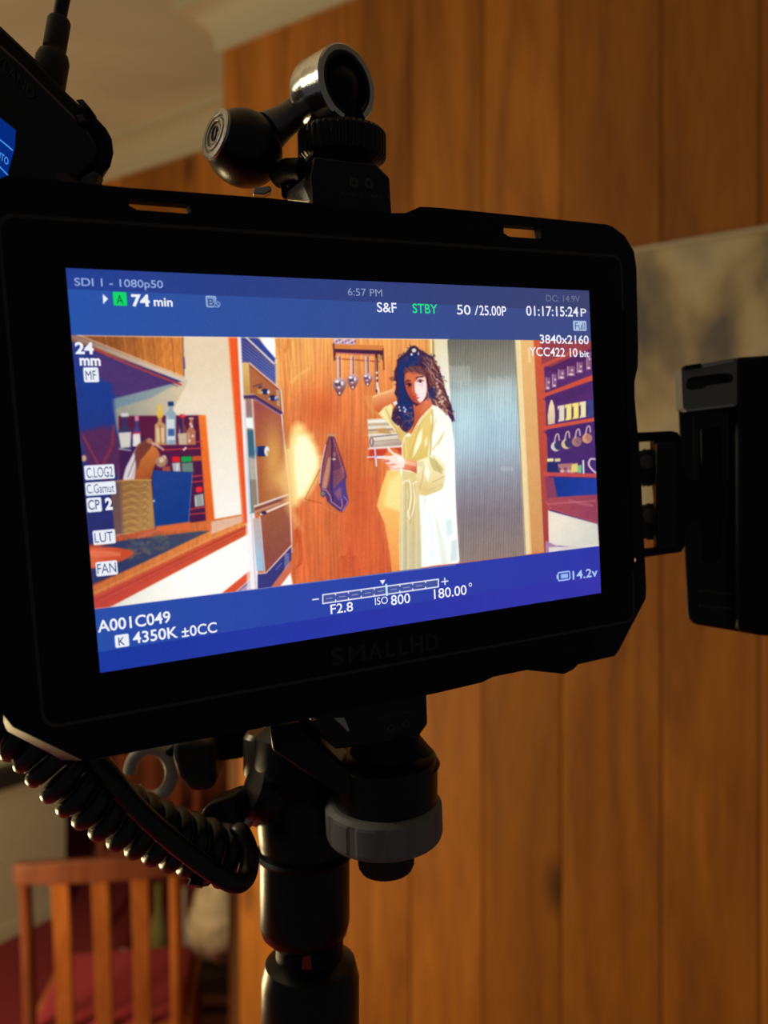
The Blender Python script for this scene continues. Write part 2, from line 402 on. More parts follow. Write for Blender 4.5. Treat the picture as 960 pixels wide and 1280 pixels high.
# dark ledge fixed to the cream wall, big dark cupboard beyond
sh = tag(G().box(-.16, .22, 0, .07, .62, .70, lm).build('wall_ledge', M['dull'], bevel=.004), 'dark ledge on the cream wall above the chair', 'ledge')
cb = thing('cupboard', 'dark brown cupboard in the room beyond the chairs', 'cupboard', (-1.15, 3.9, 0))
G().box(-1.45, -.35, 3.9, 4.4, 0, 1.5).build('body', M['redwood'], cb, bevel=.01)
for k in range(2):
    x = -1.43 + k * .55
    d = G().box(x, x + .52, 3.875, 3.9, .05, 1.45).build('door', M['redwood'], cb, bevel=.006)
    G().lathe([(.006, 0), (.006, .015), (.014, .02), (.014, .03), (0, .032)], axisM((x + (.46 if k == 0 else .06), 3.875, .8), (0, -1, 0)), 16).build('knob', M['steel'], d)

# ------------------------------------------------------------------ the field monitor
def mono(o=(0, 0, 0)): return MF @ Vector(o)
mon = thing('field_monitor', 'black caged field monitor with a lit screen showing a woman in a kitchen', 'monitor', mono((0, -68, -12)))
OUT = [(-86, 67), (-92, 63.5), (-97, 55), (-97.5, -52), (-95, -56.5), (-80.6, -67.6), (-40.9, -68.3), (14.5, -68.6), (30, -68.2), (34, -67.2), (46, -67.2),
       (55, -69.5), (60, -70.8), (63.5, -70), (65.5, -68.7), (80.2, -68.4), (82, -67), (94.2, -51.5), (94.6, -48), (93.9, -5), (92.6, 14), (92.8, 19), (94.4, 24), (94.8, 29),
       (95.3, 55), (94.6, 60), (91, 64.8), (86, 67.4), (83.5, 67.9), (24, 68.4), (18, 68.2), (13.5, 66.2), (9, 65.8), (-24.8, 67.0), (-60, 66.6)]
OUT = list(reversed(OUT))
def slot(x0, x1, y0, y1, c=.9): return [(x0 + c * 1.8, y0), (x1 - c, y0), (x1, y0 + c * .6), (x1 - c * .6, y1), (x0, y1), (x0 - .2, y0 + c)]
SLOTS = [slot(-60.0, -45.6, 61.6, 63.7), slot(45.4, 58.8, 61.9, 65.2)]
G().plate(OUT, -3, 0, MF, SLOTS).build('cage_frame', M['black'], mon, smooth=False)
INN = [(p[0] * .985, p[1] * .985) for p in OUT if abs(p[1]) < 66 or True]
G().plate([(p[0] * .985, p[1] * .905) for p in OUT], -23, -3, MF).build('rear_housing', M['satin'], mon, smooth=False)
# corner guard that flares out behind the lower left corner, its grey stands in for lamp light
a = [(-97, -50), (-94.5, -56.6), (-80.2, -67.9), (-60, -68.3), (-60, -60), (-90, -45)]
b = [tuple(L(3, 905, -16)[:2]), tuple(L(9, 915, -16)[:2]), tuple(L(76, 950, -16)[:2]), tuple(L(130, 949, -16)[:2]), (-62, -60), (-92, -45)]
G().plate(a, -16, -1.2, MF, outer_back=b).build('corner_guard', M['panelgrey'], mon, bevel=.0012, label='bevelled corner guard, coloured grey as if lit')
GL = rrect(-88.2, 88.6, -57.6, 57.9, 3.2)
G().plate(GL, -.4, .25, MF).build('front_glass', M['glass'], mon, bevel=.0002, smooth=False)
g = G().plate(rrect(-89, 89.4, -58.4, 58.7, 3.6), -.4, .1, MF)
g.build('bezel_edge', M['dull'], mon, smooth=False)
SWX0, SWX1, SWY0, SWY1 = -75.4, 75.4, -47.15, 47.15
scr = G().box(SWX0, SWX1, SWY0, SWY1, .2, .45, MF).build('screen', M['black'], mon, smooth=False, label='lit screen with blue menu bars and kitchen picture')
lettering('S', (415, 832), (430, 830), 22, M['print2'], mon, .3, .03)
for ch, x0, x1 in (('M', 436, 457), ('A', 461, 478), ('L', 483, 495), ('L', 499, 510), ('H', 514, 529), ('D', 533, 548)):
    y = 832 - (x0 - 415) * .155
    lettering(ch, (x0, y), (x1, y - (x1 - x0) * .155), 21.5, M['print2'], mon, .3, .02)
p = L(792, 700)
G().lathe([(.7, -.2), (.7, .25), (.3, .4)], MF @ Matrix.Translation((p.x, p.y, 0)), 12).build('indicator_lamp', glow('amber_indicator', (180, 120, 90)), mon)
for sx, sy in ((-80, 62.5), (20, 61.8), (70, -62.5), (-50, -63)):
    G().lathe([(1.6, -.3), (1.6, .12), (1.1, .2), (.9, .2), (.8, -.2), (0, -.2)], MF @ Matrix.Translation((sx, sy, 0)), 16).build('cage_screw', M['black'], mon)
for x0, x1 in ((-40, -15), (55, 62)):
    pass
# side ribs on the right hand cage edge
G().plate([(88.9, -40), (89.6, -42), (89.6, 42), (88.9, 40)], -.1, .5, MF).build('edge_rib', M['black'], mon, smooth=False)

# ------------------------------------------------------------------ shoe mount and ball arm on top of the monitor
def PT(u, v, z): return Vector(L(u, v, z))
def AX(o, d, up=None): return MF @ axisM(o, d, up)
base = mono((2, 67, -18))
arm = thing('ball_joint_arm', 'short black ball joint arm with a bright chrome collar on top of the monitor', 'mount', base)
# block
F = MF @ Matrix(((1, 0, 0, 0), (0, 0, -1, 0), (0, 1, 0, 0), (0, 0, 0, 1)))   # x right, y back, z up (mm)
q = PT(392, 252, -9); q2 = PT(490, 264, -9)
xl, xr = q.x, q2.x
blk = [(xl, 9), (xr, 9), (xr + 1, 12), (xr + 1, 28), (xr - 2, 31), (xl - 1, 31), (xl - 4.5, 27), (xl - 5, 22)]
ytop = PT(490, 222, -9).y
g = G().plate([(xl, 66.5), (xr, 65.5), (xr, ytop), (xr - 4.2, PT(470, 204, -9).y), (xl + 1, PT(470, 204, -9).y), (xl - .3, PT(391, 222, -9).y)], -30, -9, MF)
g.build('shoe_block', M['satin'], arm, bevel=.0006)
for u in (442, 461):
    p = PT(u, 229 + (u - 442) * .06, -9)
    G().lathe([(1.45, 0), (1.45, .25), (1.15, .32), (1.0, .1), (.6, .1), (.55, -.1)], MF @ Matrix.Translation((p.x, p.y, -9)), 20).build('set_screw', M['print'], arm)
def tiny(words, a_, b_, h, z, par, mat='print2'):
    """illegible engraved line: short strokes grouped like words"""
    A = L(*a_, z); B = L(*b_, z); hh = (L(a_[0], a_[1] - h, z) - A).length; n = sum(words) + len(words) - 1; g = G(); k = 0
    for w in words:
        for _ in range(w):
            p = A.lerp(B, k / n); q = A.lerp(B, (k + .62) / n); lo = hh * (.0 if k % 3 else .25); up = Vector((0, hh * (.55 if k % 2 else .75), 0)); p = p + Vector((0, lo, 0)); q = q + Vector((0, lo, 0))
            g.add([p, q, q + up, p + up], [[0, 1, 2, 3]], MF); k += 1
        k += 1
    return g.build('engraved_line', M[mat], par, smooth=False)
tiny((8, 2, 9), (427, 244), (478, 248), 4.5, -8.9, arm, 'print')
tiny((4, 5, 5), (424, 266), (482, 272), 4.5, -8.9, arm, 'print')
# faceted left cheek (bright steel colour stands in for lamp light) and its angled lever
p0 = [PT(357, 237, -26), PT(391, 252, -10), PT(388, 214, -14), PT(384, 216, -24), PT(372, 222, -28)]
def solid(pts, push, mat, name, par, bevel=.0003, F_=MF, label=None):
    n = len(pts); push = Vector(push); g = G()
    g.add(list(pts) + [p + push for p in pts], [list(range(n)), [i + n for i in reversed(range(n))]] + [[i, (i + 1) % n, (i + 1) % n + n, i + n] for i in range(n)], F_)
    return g.build(name, mat, par, bevel=bevel, label=label)
solid([PT(359, 250, -23), PT(357, 240, -24), PT(388, 216, -12), PT(391, 253, -10)], (5, 0, -6), M['steel'], 'side_cheek', arm, label='faceted cheek, coloured bright as if lit')
solid([PT(350, 225, -24), PT(357, 222, -24), PT(363, 250, -24), PT(352, 246, -24)], (3, 0, -5), M['satin'], 'cheek_edge', arm)
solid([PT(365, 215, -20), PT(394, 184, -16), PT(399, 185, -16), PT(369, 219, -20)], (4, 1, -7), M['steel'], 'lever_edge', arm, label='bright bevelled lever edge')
solid([PT(357, 232, -21), PT(367, 220, -21), PT(402, 186, -17), PT(415, 196, -15), PT(388, 214, -13), PT(372, 232, -20)], (5, 0, -9), M['satin'], 'locking_lever', arm, bevel=.0006)
# knurled wheel
wc = PT(428, 192, -21)
def knurl(i, j): return 1.0 + (.028 if i % 4 < 2 else -.02) if 1 <= j <= 4 else 1.0
rw = 12.6
G().lathe([(rw * .55, -6.2), (rw * .80, -5.8), (rw * .985, -3.6), (rw, -3.2), (rw, 3.0), (rw * .95, 4.0), (rw * .5, 4.4)], AX(wc + Vector((0, 2.0, 0)), (0.03, 1, .06)), 160,
          lambda i, j: (1.0 + (.022 if i % 4 < 2 else -.018)) if 2 <= j <= 4 else 1.0).build('thumb_wheel', M['satin'], arm, smooth=False)
G().lathe([(rw * .72, -3), (rw * .72, 0), (rw * .62, 4)], AX(PT(432, 214, -21), (0, 1, 0)), 40).build('wheel_neck', M['black'], arm)
# collar
ctr = PT(435, 104, -13); d = Vector((.69, -.05, .72)); d = Vector((d.dot(R1), d.dot(R2), d.dot(RN))).normalized()
CA = AX(ctr, d, (0, 1, 0)); R0 = 10.6
sl = 14.5
def cyl_open(r_out, r_in, z0, z1, a0, a1, seg=48):
    """tube wall with a slot between the angles a1..a0"""
    vs = []; fs = []
    for i in range(seg + 1):
        a = a0 + (a1 - a0) * i / seg; c, s = math.cos(a), math.sin(a)
        for r, z in ((r_out - .5, z1), (r_out, z1 - .5), (r_out, z0), (r_in, z0), (r_in, z1 - .3), (r_in + .3, z1)): vs.append((r * c, r * s, z))
    for i in range(seg):
        for k in range(6): fs.append([i * 6 + k, i * 6 + (k + 1) % 6, i * 6 + 6 + (k + 1) % 6, i * 6 + 6 + k])
    fs += [[5, 4, 3, 2, 1, 0], [seg * 6 + k for k in range(6)]]
    return vs, fs
# slot direction: down towards the wheel
inv = CA.inverted(); dn = inv.to_3x3() @ (MF.to_3x3() @ Vector((.25, -1, 0))); ang = math.atan2(dn.y, dn.x)
vs, fs = cyl_open(R0, R0 * .80, -6.5, 0, ang + .42, ang + 2 * math.pi - .42)
g = G(); g.add(vs, fs, CA)
g.lathe([(R0 * .80, -6.5), (R0, -6.5), (R0, -sl + 2.2), (R0 * .94, -sl + .6), (R0 * .80, -sl), (R0 * .5, -sl - .5), (R0 * .5, -sl + 2), (R0 * .80, -sl + 2)], CA, 64)
g.build('collar', M['chrome'], arm, label='scuffed chrome collar open towards the lens')
vs, fs = cyl_open(R0 * .84, R0 * .70, -6, .05, ang + .45, ang + 2 * math.pi - .45)
G().add(vs, fs, CA @ Matrix.Translation((0, 0, .02))).build('collar_liner', M['satin'], arm)
sph = [(7.3 * math.sin(math.radians(a)), -7.3 * math.cos(math.radians(a))) for a in range(0, 181, 12)]
sph[0] = (1e-7, sph[0][1]); sph[-1] = (1e-7, sph[-1][1])
G().lathe(sph, CA @ Matrix.Translation((0, 0, -6.0)), 32).build('ball', M['black'], arm)
sa = CA @ Vector((0, 0, -4.0)); sb = MF @ (wc + Vector((.5, 3, 0)))
G().tube([sa, sa.lerp(sb, .35), sa.lerp(sb, .55), sb], lambda t: (.0049 if t < .9 else .0062), 24).build('ball_stem', M['black'], arm)
# shaft and big ball housing
BC = PT(305, 186, -30)
bk = ctr - d * (sl)
sd = (BC - bk).normalized()
G().lathe([(6.2, -1.5), (5.0, 1.0), (4.4, 4), (4.4, 11), (4.9, 14), (5.6, 17)], AX(bk, sd), 40).build('shaft', M['gunmetal'], arm)
cd = Vector((-.86, .22, .24)).normalized()
capc = PT(281, 165, -22)
BR = 10.6
bm_ = AX(BC, cd, (0, 1, 0))
prof = []
for a in range(0, 141, 7):
    r = BR * math.sin(math.radians(180 - a)); h = BR * math.cos(math.radians(180 - a)) * 1.06
    prof.append((max(r, 1e-7), h))
hc = prof[-1][1]; rc = prof[-1][0]
G().lathe(prof + [(rc * .98, hc + .4)], bm_, 56).build('ball_housing', M['satin'], arm)
g = G().lathe([(rc * .3, hc), (rc * 1.04, hc + .1), (rc * 1.04, hc + .9), (rc * .93, hc + 1.25), (rc * .80, hc + 1.1), (rc * .76, hc + .55), (rc * .70, hc + .55), (rc * .66, hc + 1.15), (rc * .56, hc + 1.2), (rc * .52, hc + .5), (rc * .44, hc + .5), (rc * .42, hc + .9), (1e-7, hc + 1.0)], bm_, 56)
cap = g.build('end_cap', M['steel'], arm, label='ringed silver end cap')
G().tube([(rc * .26 * math.cos(t_) * (1 - t_ * .06), rc * .30 * math.sin(t_ * 1.0), hc + 1.05) for t_ in [k * .42 for k in range(26)]], .22, 6, bm_).build('emblem', M['dull'], cap, smooth=False)
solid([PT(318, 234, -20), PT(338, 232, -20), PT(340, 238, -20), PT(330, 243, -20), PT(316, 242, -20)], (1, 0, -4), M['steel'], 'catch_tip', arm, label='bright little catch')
G().tube([MF @ PT(345, 222, -26), MF @ PT(360, 212, -22), MF @ PT(378, 212, -18)], .0032, 12).build('joint_pin', M['black'], arm)

# ------------------------------------------------------------------ shoe mount below the monitor
low = thing('tilting_shoe_mount', 'black tilting shoe mount with a wide grey thumb wheel under the monitor', 'mount', mono((2, -72, -16)))
z0 = -13
g = G().plate([tuple(PT(u, v, z0)[:2]) for u, v in ((392, 884), (402, 878), (525, 858), (534, 866), (535, 905), (521, 925), (420, 937), (394, 905))], -32, z0, MF)
g.build('shoe_block', M['satin'], low, bevel=.0006)
for u, v in ((488, 910), (507, 905)):
    p = PT(u, v, z0)
    G().lathe([(1.35, 0), (1.35, .25), (1.05, .32), (.9, .1), (.5, .1), (.45, -.1)], MF @ Matrix.Translation((p.x, p.y, z0)), 20).build('set_screw', M['print'], low)
tiny((8, 2, 9), (472, 900), (520, 889), 4, z0 + .1, low, 'print')
solid([PT(417, 897, z0 + .6), PT(431, 896, z0 + .6), PT(438, 914, z0 + .6), PT(434, 915, z0 + .6), PT(428, 908, z0 + .6)], (0, 0, -1.5), M['steel'], 'lit_facet', low, label='facet in bright steel, coloured as lit')  # steel colour paints the lamp light on this left facet
solid([PT(388, 899, z0), PT(398, 897, z0), PT(398, 900, z0), PT(389, 902, z0)], (0, 0, -2), M['steel'], 'pin_end', low)
nc = PT(487, 945, -22)
G().lathe([(15.5, -3), (14, 0), (10, 5.5), (9.5, 9)], AX(nc, (0, 1, 0)), 48).build('tilt_neck', M['black'], low)
bc = PT(481, 972, -22)
body = G().lathe([(14.6, -9.5), (16.0, -8), (16.5, 2), (16.2, 6.5), (13.5, 8.5), (6, 9)], AX(bc, (0, 1, .02)), 56)
body.build('joint_body', M['satin'], low, smooth=True)
# angled arm running up left to the stand
ar = [PT(340, 912, -30), PT(345, 905, -34), PT(372, 905, -30), PT(448, 965, -14), PT(448, 1000, -14), PT(428, 1000, -16), PT(345, 945, -30)]
solid([PT(336, 905, -26), PT(376, 905, -26), PT(441, 968, -14), PT(441, 1003, -14), PT(412, 985, -16), PT(340, 940, -26)], (6, 0, -14), M['panelgrey'].copy(), 'side_arm', low, bevel=.0012)
bpy.data.objects['side_arm'].data.materials[0] = M['satin']
wc2 = PT(480, 1022, -22); r2 = 18.2
G().lathe([(r2 * .5, 6.2), (r2 * .9, 6.0), (r2 * .985, 4.8), (r2, 4.0), (r2, -3.6), (r2 * .97, -5.2), (r2 * .6, -5.8)][::-1], AX(wc2, (0.02, 1, .03)), 120,
          lambda i, j: (.975 if (i % 10) in (0, 1, 2) else 1.0) if 2 <= j <= 3 else 1.0).build('thumb_wheel', M['panelgrey'], low, smooth=False, bevel=.0003, label='grey notched thumb wheel')
G().lathe([(6.5, -6.2), (8.0, -5.4), (8.6, -4.0), (8.6, 3)], AX(PT(482, 1064, -22), (0, 1, 0)), 96, lambda i, j: (1.02 if i % 3 == 0 else .99) if j in (2, 3) else 1).build('bottom_knob', M['rough'], low, smooth=False)

# ------------------------------------------------------------------ light stand
YS = .262
def PS(u, v, Y=YS): return at(u, v, Y)
st = thing('light_stand', 'black light stand with a sleeved column rising below the monitor', 'stand', (at(392, 640, YS).x, YS, 0))
def vz(v): return CZ + (640 - v) / F_PX * YS
def col(name, prof, u, mat, label=None, seg=48, Y=YS, lean=.0):
    x = at(u, 640, Y).x; g = G()
    pr = [(w / F_PX * Y, CZ + (640 - v) / F_PX * Y) for w, v in prof]
    # lathe upward
    pr = sorted(pr, key=lambda t: t[1]) if pr[0][1] > pr[-1][1] else pr
    g.lathe(pr, Matrix.Translation((x, Y, 0)), seg); return g.build(name, mat, st, label=label)
col('upper_socket', [(40, 905), (54, 918), (57, 950), (55, 975), (50, 985), (48, 1000)][::-1], 376, M['black'])
col('swivel_body', [(48, 985), (57, 1000), (59, 1030), (57, 1050), (54, 1062), (56, 1075), (56, 1150), (53, 1163), (44, 1172)][::-1], 381, M['satin'])
col('neck', [(42, 1160), (42, 1215)][::-1], 387, M['black'])
col('lower_clamp', [(40, 1192), (56, 1202), (61, 1222), (61, 1300), (55, 1320), (45, 1340)][::-1], 388, M['satin'])
# riser tube and three legs down to the floor
g = G().tube([(at(388, 640, YS).x, YS, CZ - .175), (at(388, 640, YS).x, YS, .78)], .0125, 24); g.build('riser_tube', M['satin'], st)
g = G().tube([(at(388, 640, YS).x, YS, .80), (at(388, 640, YS).x, YS, .12)], .016, 24); g.build('lower_tube', M['satin'], st)
G().lathe([(.024, .74), (.026, .75), (.026, .80), (.022, .815)], Matrix.Translation((at(388, 640, YS).x, YS, 0)), 32).build('section_clamp', M['black'], st)
for k in range(3):
    a = math.radians(30 + 120 * k); x = at(388, 640, YS).x
    lg = G().tube([(x + .02 * math.cos(a), YS + .02 * math.sin(a), .62), (x + .42 * math.cos(a), YS + .42 * math.sin(a), .012)], .009, 12).build('leg', M['satin'], st)
    G().tube([(x + .02 * math.cos(a), YS + .02 * math.sin(a), .22), (x + .25 * math.cos(a), YS + .25 * math.sin(a), .26)], .006, 10).build('brace', M['satin'], st)
# red mark, pins and fittings on the stand
x = at(383, 1200, YS - .0125)
solid([at(380, 1183, YS - .0118), at(386, 1183, YS - .0118), at(390, 1212, YS - .0118), at(377, 1212, YS - .0118)], (0, .002, 0), M['red'], 'red_mark', st, 0, Matrix())
G().lathe([(.0011, 0), (.0011, .0006), (.0006, .001)], axisM(at(331, 1136, YS - .002), (-1, -.3, 0)), 14).build('rivet', M['steel'], st, label='small bright rivet')
G().lathe([(.0011, 0), (.0011, .0006), (.0006, .001)], axisM(at(331, 1144, YS - .002), (-1, -.3, 0)), 14).build('rivet', M['steel'], st)
# side boss (lit on its left), tightening screw and its handle
G().lathe([(.0075, -.002), (.0095, 0), (.0098, .006), (.008, .0085), (.004, .009)], axisM(at(345, 992, YS - .004), (-.75, -.35, .35)), 36).build('side_boss', M['satin'], st, bevel=0)
g = G().tube([at(345, 1026, YS), at(298, 1012, YS - .004)], .0036, 14)
g.lathe([(.0045, 0), (.0052, .001), (.0052, .0022), (.0045, .003)], axisM(at(318, 1016, YS - .003), (-1, 0, .2)), 24)
g.lathe([(.0045, 0), (.0052, .001), (.0052, .0022), (.0045, .003)], axisM(at(330, 1012, YS - .003), (-1, 0, .2)), 24)
g.build('clamp_screw', M['steel'], st, label='steel clamp screw')
hp = [at(247, 1022, .245), at(254, 1008, .245), at(296, 992, .250), at(300, 1000, .250), at(303, 1036, .250), at(262, 1040, .245)]
solid(hp, (.002, .012, 0), M['satin'], 'clamp_handle', st, .002, Matrix())
G().lathe([(.006, -.0015), (.0072, 0), (.0072, .012), (.0058, .014)], axisM(at(331, 920, YS + .006), (0, 0, -1)), 20, lambda i, j: .86 if i % 5 == 0 else 1).build('hex_spigot', M['spig'], st, label='bright steel spigot')
# thin black seam ring on the socket
G().lathe([(.0155, -.001), (.0162, 0), (.0155, .001)], Matrix.Translation(at(381, 1064, YS)), 48).build('collar_seam', M['black'], st)
# T-handle hanging behind the monitor
th = thing('hanging_clamp', 'dark spring clamp hanging left of the stand under the monitor', 'clamp', at(245, 985, .285))
solid([at(216, 925, .28), at(238, 925, .28), at(266, 930, .28), at(271, 978, .28), at(262, 990, .28), at(238, 991, .28), at(222, 972, .28), at(215, 948, .28)], (.0, .014, 0), M['rough'], 'jaw', th, .002, Matrix())
solid([at(252, 918, .29), at(306, 905, .29), at(305, 948, .29), at(258, 955, .29)], (0, .016, 0), M['black'], 'body', th, .001, Matrix())
G().tube([at(300, 925, .297), at(345, 925, .297)], .004, 12).build('arm_pin', M['black'], th)
ring_c = at(189, 966, .300)
pts = [ring_c + Vector((.0078 * math.cos(a), 0, .0092 * math.sin(a))) for a in [math.radians(x) for x in range(-140, 181, 10)]]
G().tube([ring_c + Vector((.006, 0, .0070)), ring_c + Vector((.012, 0, .0125)), at(262, 922, .298)], .0022, 10).build('hook_stem', M['black'], th)
G().tube(pts, .0026, 10).build('hook', M['pale'], th, label='pale curled hook')

# ------------------------------------------------------------------ coiled cable
cab = thing('coiled_cable', 'glossy black coiled cable looping down in front of the chair', 'cable', at(160, 1027, .23))
ax = [(-40, 845, .215), (-10, 878, .215), (22, 905, .216), (52, 930, .217), (84, 966, .219), (118, 996, .222), (158, 1023, .226), (205, 1044, .231), (250, 1060, .236), (283, 1070, .240)]
cs = catmull([at(*p) for p in ax], 12)
n = len(cs); ln = [0]
for i in range(1, n): ln.append(ln[-1] + (cs[i] - cs[i - 1]).length)
turns = 17.0; pts = []; NP = 17 * 22; Rh = .0068
u_ = (cs[1] - cs[0]).normalized().orthogonal().normalized(); t_ = (cs[1] - cs[0]).normalized()
for k in range(NP + 1):
    s = ln[-1] * k / NP; i = max(j for j in range(n) if ln[j] <= s + 1e-12); i = min(i, n - 2)
    f = (s - ln[i]) / (ln[i + 1] - ln[i]); p = cs[i].lerp(cs[i + 1], f)
    t2 = (cs[i + 1] - cs[i]).normalized(); u_ = (t_.rotation_difference(t2) @ u_).normalized(); t_ = t2; w_ = t_.cross(u_)
    a = 2 * math.pi * turns * k / NP
    pts.append(p + (u_ * math.cos(a) + w_ * math.sin(a)) * Rh)
G().tube(pts, .00245, 12).build('coil', M['cable'], cab)
tail = catmull([at(66, 880, .222), at(105, 932, .218), at(135, 965, .216), at(165, 1003, .216), at(205, 1042, .217), at(250, 1078, .220), at(283, 1100, .223), at(300, 1103, .226), at(310, 1090, .230), at(311, 1065, .234), at(300, 1040, .238), at(290, 1050, .240)], 10)
G().tube(tail, .0028, 16).build('straight_tail', M['cable'], cab)
tail = catmull([at(92, 905, .225), at(130, 968, .2245), at(160, 1000, .2245), at(205, 1040, .225)], 8)
G().tube([at(258, 1098, .236), at(246, 1100, .232), at(244, 1108, .231)], .0022, 10).build('strain_relief', M['cable'], cab)

# ------------------------------------------------------------------ receiver on its bracket at the right
YR = .288
rc_ = thing('side_receiver', 'black rectangular receiver box with a slotted grey top right of the monitor', 'receiver', at(905, 790, YR))
def TR(u, v, Y=YR): return at(u, v, Y)
ol = [(851, 470), (849, 462), (853, 459), (917, 447), (924, 444), (1010, 440), (1015, 470), (1015, 790), (1010, 800), (955, 797), (915, 790), (872, 783), (864, 774), (858, 640)]
g = G()
P = [TR(u, v) for u, v in ol]; solid([p + Vector((0, .004, 0)) for p in P], (.017, .034, 0), M['satin'], 'body', rc_, .0015, Matrix())
solid([TR(920, 446, YR - .001), TR(1010, 440, YR - .001), TR(1012, 798, YR - .001), TR(950, 795, YR - .001), TR(922, 788, YR - .001), TR(921, 640, YR - .001)], (.001, .008, 0), M['black'], 'front_cover', rc_, .0015, Matrix())
# grey slotted head
def tr2(u, v): return ((u - 480) / F_PX * YR, (640 - v) / F_PX * YR)
hd = [tr2(*q) for q in ((851, 461), (858, 459), (918, 448), (921, 452), (921, 505), (918, 508), (858, 514), (853, 510))][::-1]
sl_ = [tr2(*q) for q in ((857, 481), (859, 474), (866, 471), (905, 466), (914, 468), (917, 473), (914, 478), (884, 482), (878, 486), (862, 488), (857, 485))][::-1]
FR = Matrix(((1, 0, 0, 0), (0, 0, -1, YR), (0, 1, 0, CZ), (0, 0, 0, 1)))   # x, z plane facing the lens
G().plate(hd, -.006, .0005, FR, [sl_]).build('slotted_head', M['panelgrey'], rc_, smooth=False, label='grey cast head with a rounded slot')
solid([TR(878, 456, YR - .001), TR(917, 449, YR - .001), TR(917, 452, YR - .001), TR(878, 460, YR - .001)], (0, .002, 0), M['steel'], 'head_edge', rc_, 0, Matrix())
solid([TR(856, 457, YR - .0015), TR(876, 454, YR - .0015), TR(876, 459, YR - .0015), TR(856, 462, YR - .0015)], (0, .003, 0), M['black'], 'head_notch', rc_, 0, Matrix())
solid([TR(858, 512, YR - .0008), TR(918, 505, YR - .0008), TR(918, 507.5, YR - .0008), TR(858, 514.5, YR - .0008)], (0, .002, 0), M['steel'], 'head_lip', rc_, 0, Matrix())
solid([TR(876, 535, YR + .003), TR(901, 533, YR + .003), TR(901, 700, YR + .003), TR(880, 702, YR + .003)], (0, .004, 0), M['glass'], 'recess_panel', rc_, .0005, Matrix())
for a_, b_ in (((866, 520), (868, 620)), ((908, 515), (909, 600))):
    G().bar(TR(a_[0], a_[1], YR + .004), TR(b_[0], b_[1], YR + .004), .0008, .001).build('groove_rib', M['dull'], rc_)
for v in (738, 757):
    G().bar(TR(874, v, YR + .0035), TR(922, v + 5, YR + .0035), .0006, .001).build('step_line', M['dull'], rc_)
for v in (606, 612):
    G().bar(TR(884, v, YR - .0055), TR(896, v - 1, YR - .0055), .0007, .001).build('clip_line', M['panelgrey'], rc_)
br = thing('side_bracket', 'black open bracket joining the receiver to the monitor right edge', 'bracket', at(830, 620, .279))
YB = .279
def tb(u, v): return ((u - 480) / F_PX * YB, (640 - v) / F_PX * YB)
bo = [tb(*q) for q in ((792, 541), (838, 539), (846, 541), (850, 548), (852, 585), (857, 594), (868, 601), (905, 602), (905, 650), (870, 651), (862, 654), (855, 664), (855, 682), (850, 690), (800, 697), (792, 696))][::-1]
bh = [tb(*q) for q in ((798, 552), (816, 551), (818, 600), (822, 640), (822, 684), (798, 687))][::-1]
FB = Matrix(((1, 0, 0, 0), (0, 0, -1, YB), (0, 1, 0, CZ), (0, 0, 0, 1)))
G().plate(bo, -.003, .001, FB, [bh]).build('plate', M['black'], br, smooth=False)
G().box(*[tb(815, 0)[0], tb(839, 0)[0]], tb(0, 553)[1] * 0 + (640 - 684) / F_PX * YB, (640 - 555) / F_PX * YB, .001, .0045, FB).build('raised_web', M['satin'], br, bevel=.0004)
for v, u in ((585, 808), (652, 813)):
    m = axisM(at(u, v, YB + .006), (-.25, -1, 0))
    G().lathe([(.0026, .004), (.0062, .0036), (.0066, .003), (.0066, -.002), (.003, -.003)][::-1], m, 60, lambda i, j: .96 if i % 3 == 0 else 1).build('thumb_screw', M['dull'], br, smooth=False, label='dark knurled thumb screw')
    G().lathe([(.0024, .0052), (.0026, .0034)][::-1], m @ Matrix.Translation((.0, .002, 0)), 16).build('screw_slot', M['panelgrey'], br)

# ------------------------------------------------------------------ second device at the upper left, with its plug and cable
YD = .232
dv = thing('tilted_transmitter', 'black tilted transmitter with a small blue display at the upper left', 'transmitter', at(60, 215, YD))
od = [(-130, -80), (0, 28), (40, 66), (75, 104), (96, 124), (110, 132), (131, 155), (138, 168), (140, 186), (136, 203), (126, 212), (124, 250), (40, 300), (-150, 190)]
def td(u, v): return ((u - 480) / F_PX * YD, (640 - v) / F_PX * YD)
FD = Matrix(((1, 0, 0, 0), (0, 0, -1, YD), (0, 1, 0, CZ), (0, 0, 0, 1)))
G().plate([td(*q) for q in od][::-1], -.03, -.002, FD, outer_back=[(td(*q)[0] - .016, td(*q)[1] + .002) for q in od][::-1]).build('body', M['black'], dv, bevel=.0012)
sc_ = [(-130, -50), (0, 55), (28, 80), (60, 112), (92, 144), (112, 166), (120, 182), (118, 200), (104, 215), (60, 260), (30, 280), (-150, 170)]
G().plate([td(*q) for q in sc_][::-1], -.0025, .0, FD).build('face_plate', M['satin'], dv, bevel=.0008)
ds = G().plate([td(*q) for q in ((-70, 95), (0, 147), (20, 163), (18, 188), (8, 222), (-20, 275), (-90, 190))][::-1], -.0005, .0003, FD).build('display', glow('blue_display', (5, 42, 125), 1.0), dv, smooth=False, label='dark blue lit display')
LB = glow('blue_line', (70, 150, 235))
def dline(a_, b_, w=1.0):
    A = Vector((*td(*a_), .0005)); B = Vector((*td(*b_), .0005)); n_ = Vector((-(B - A).y, (B - A).x, 0)).normalized() * w / 2000 * .23
    G().add([A + n_, B + n_, B - n_, A - n_], [[0, 1, 2, 3]], FD).build('display_line', LB, ds, smooth=False)
dline((-20, 158), (17, 189), 1.6); dline((-20, 188), (11, 220), 1.6)
vs, fs = glyphs('AUTO', .01); x0 = min(v.x for v in vs); x1 = max(v.x for v in vs)
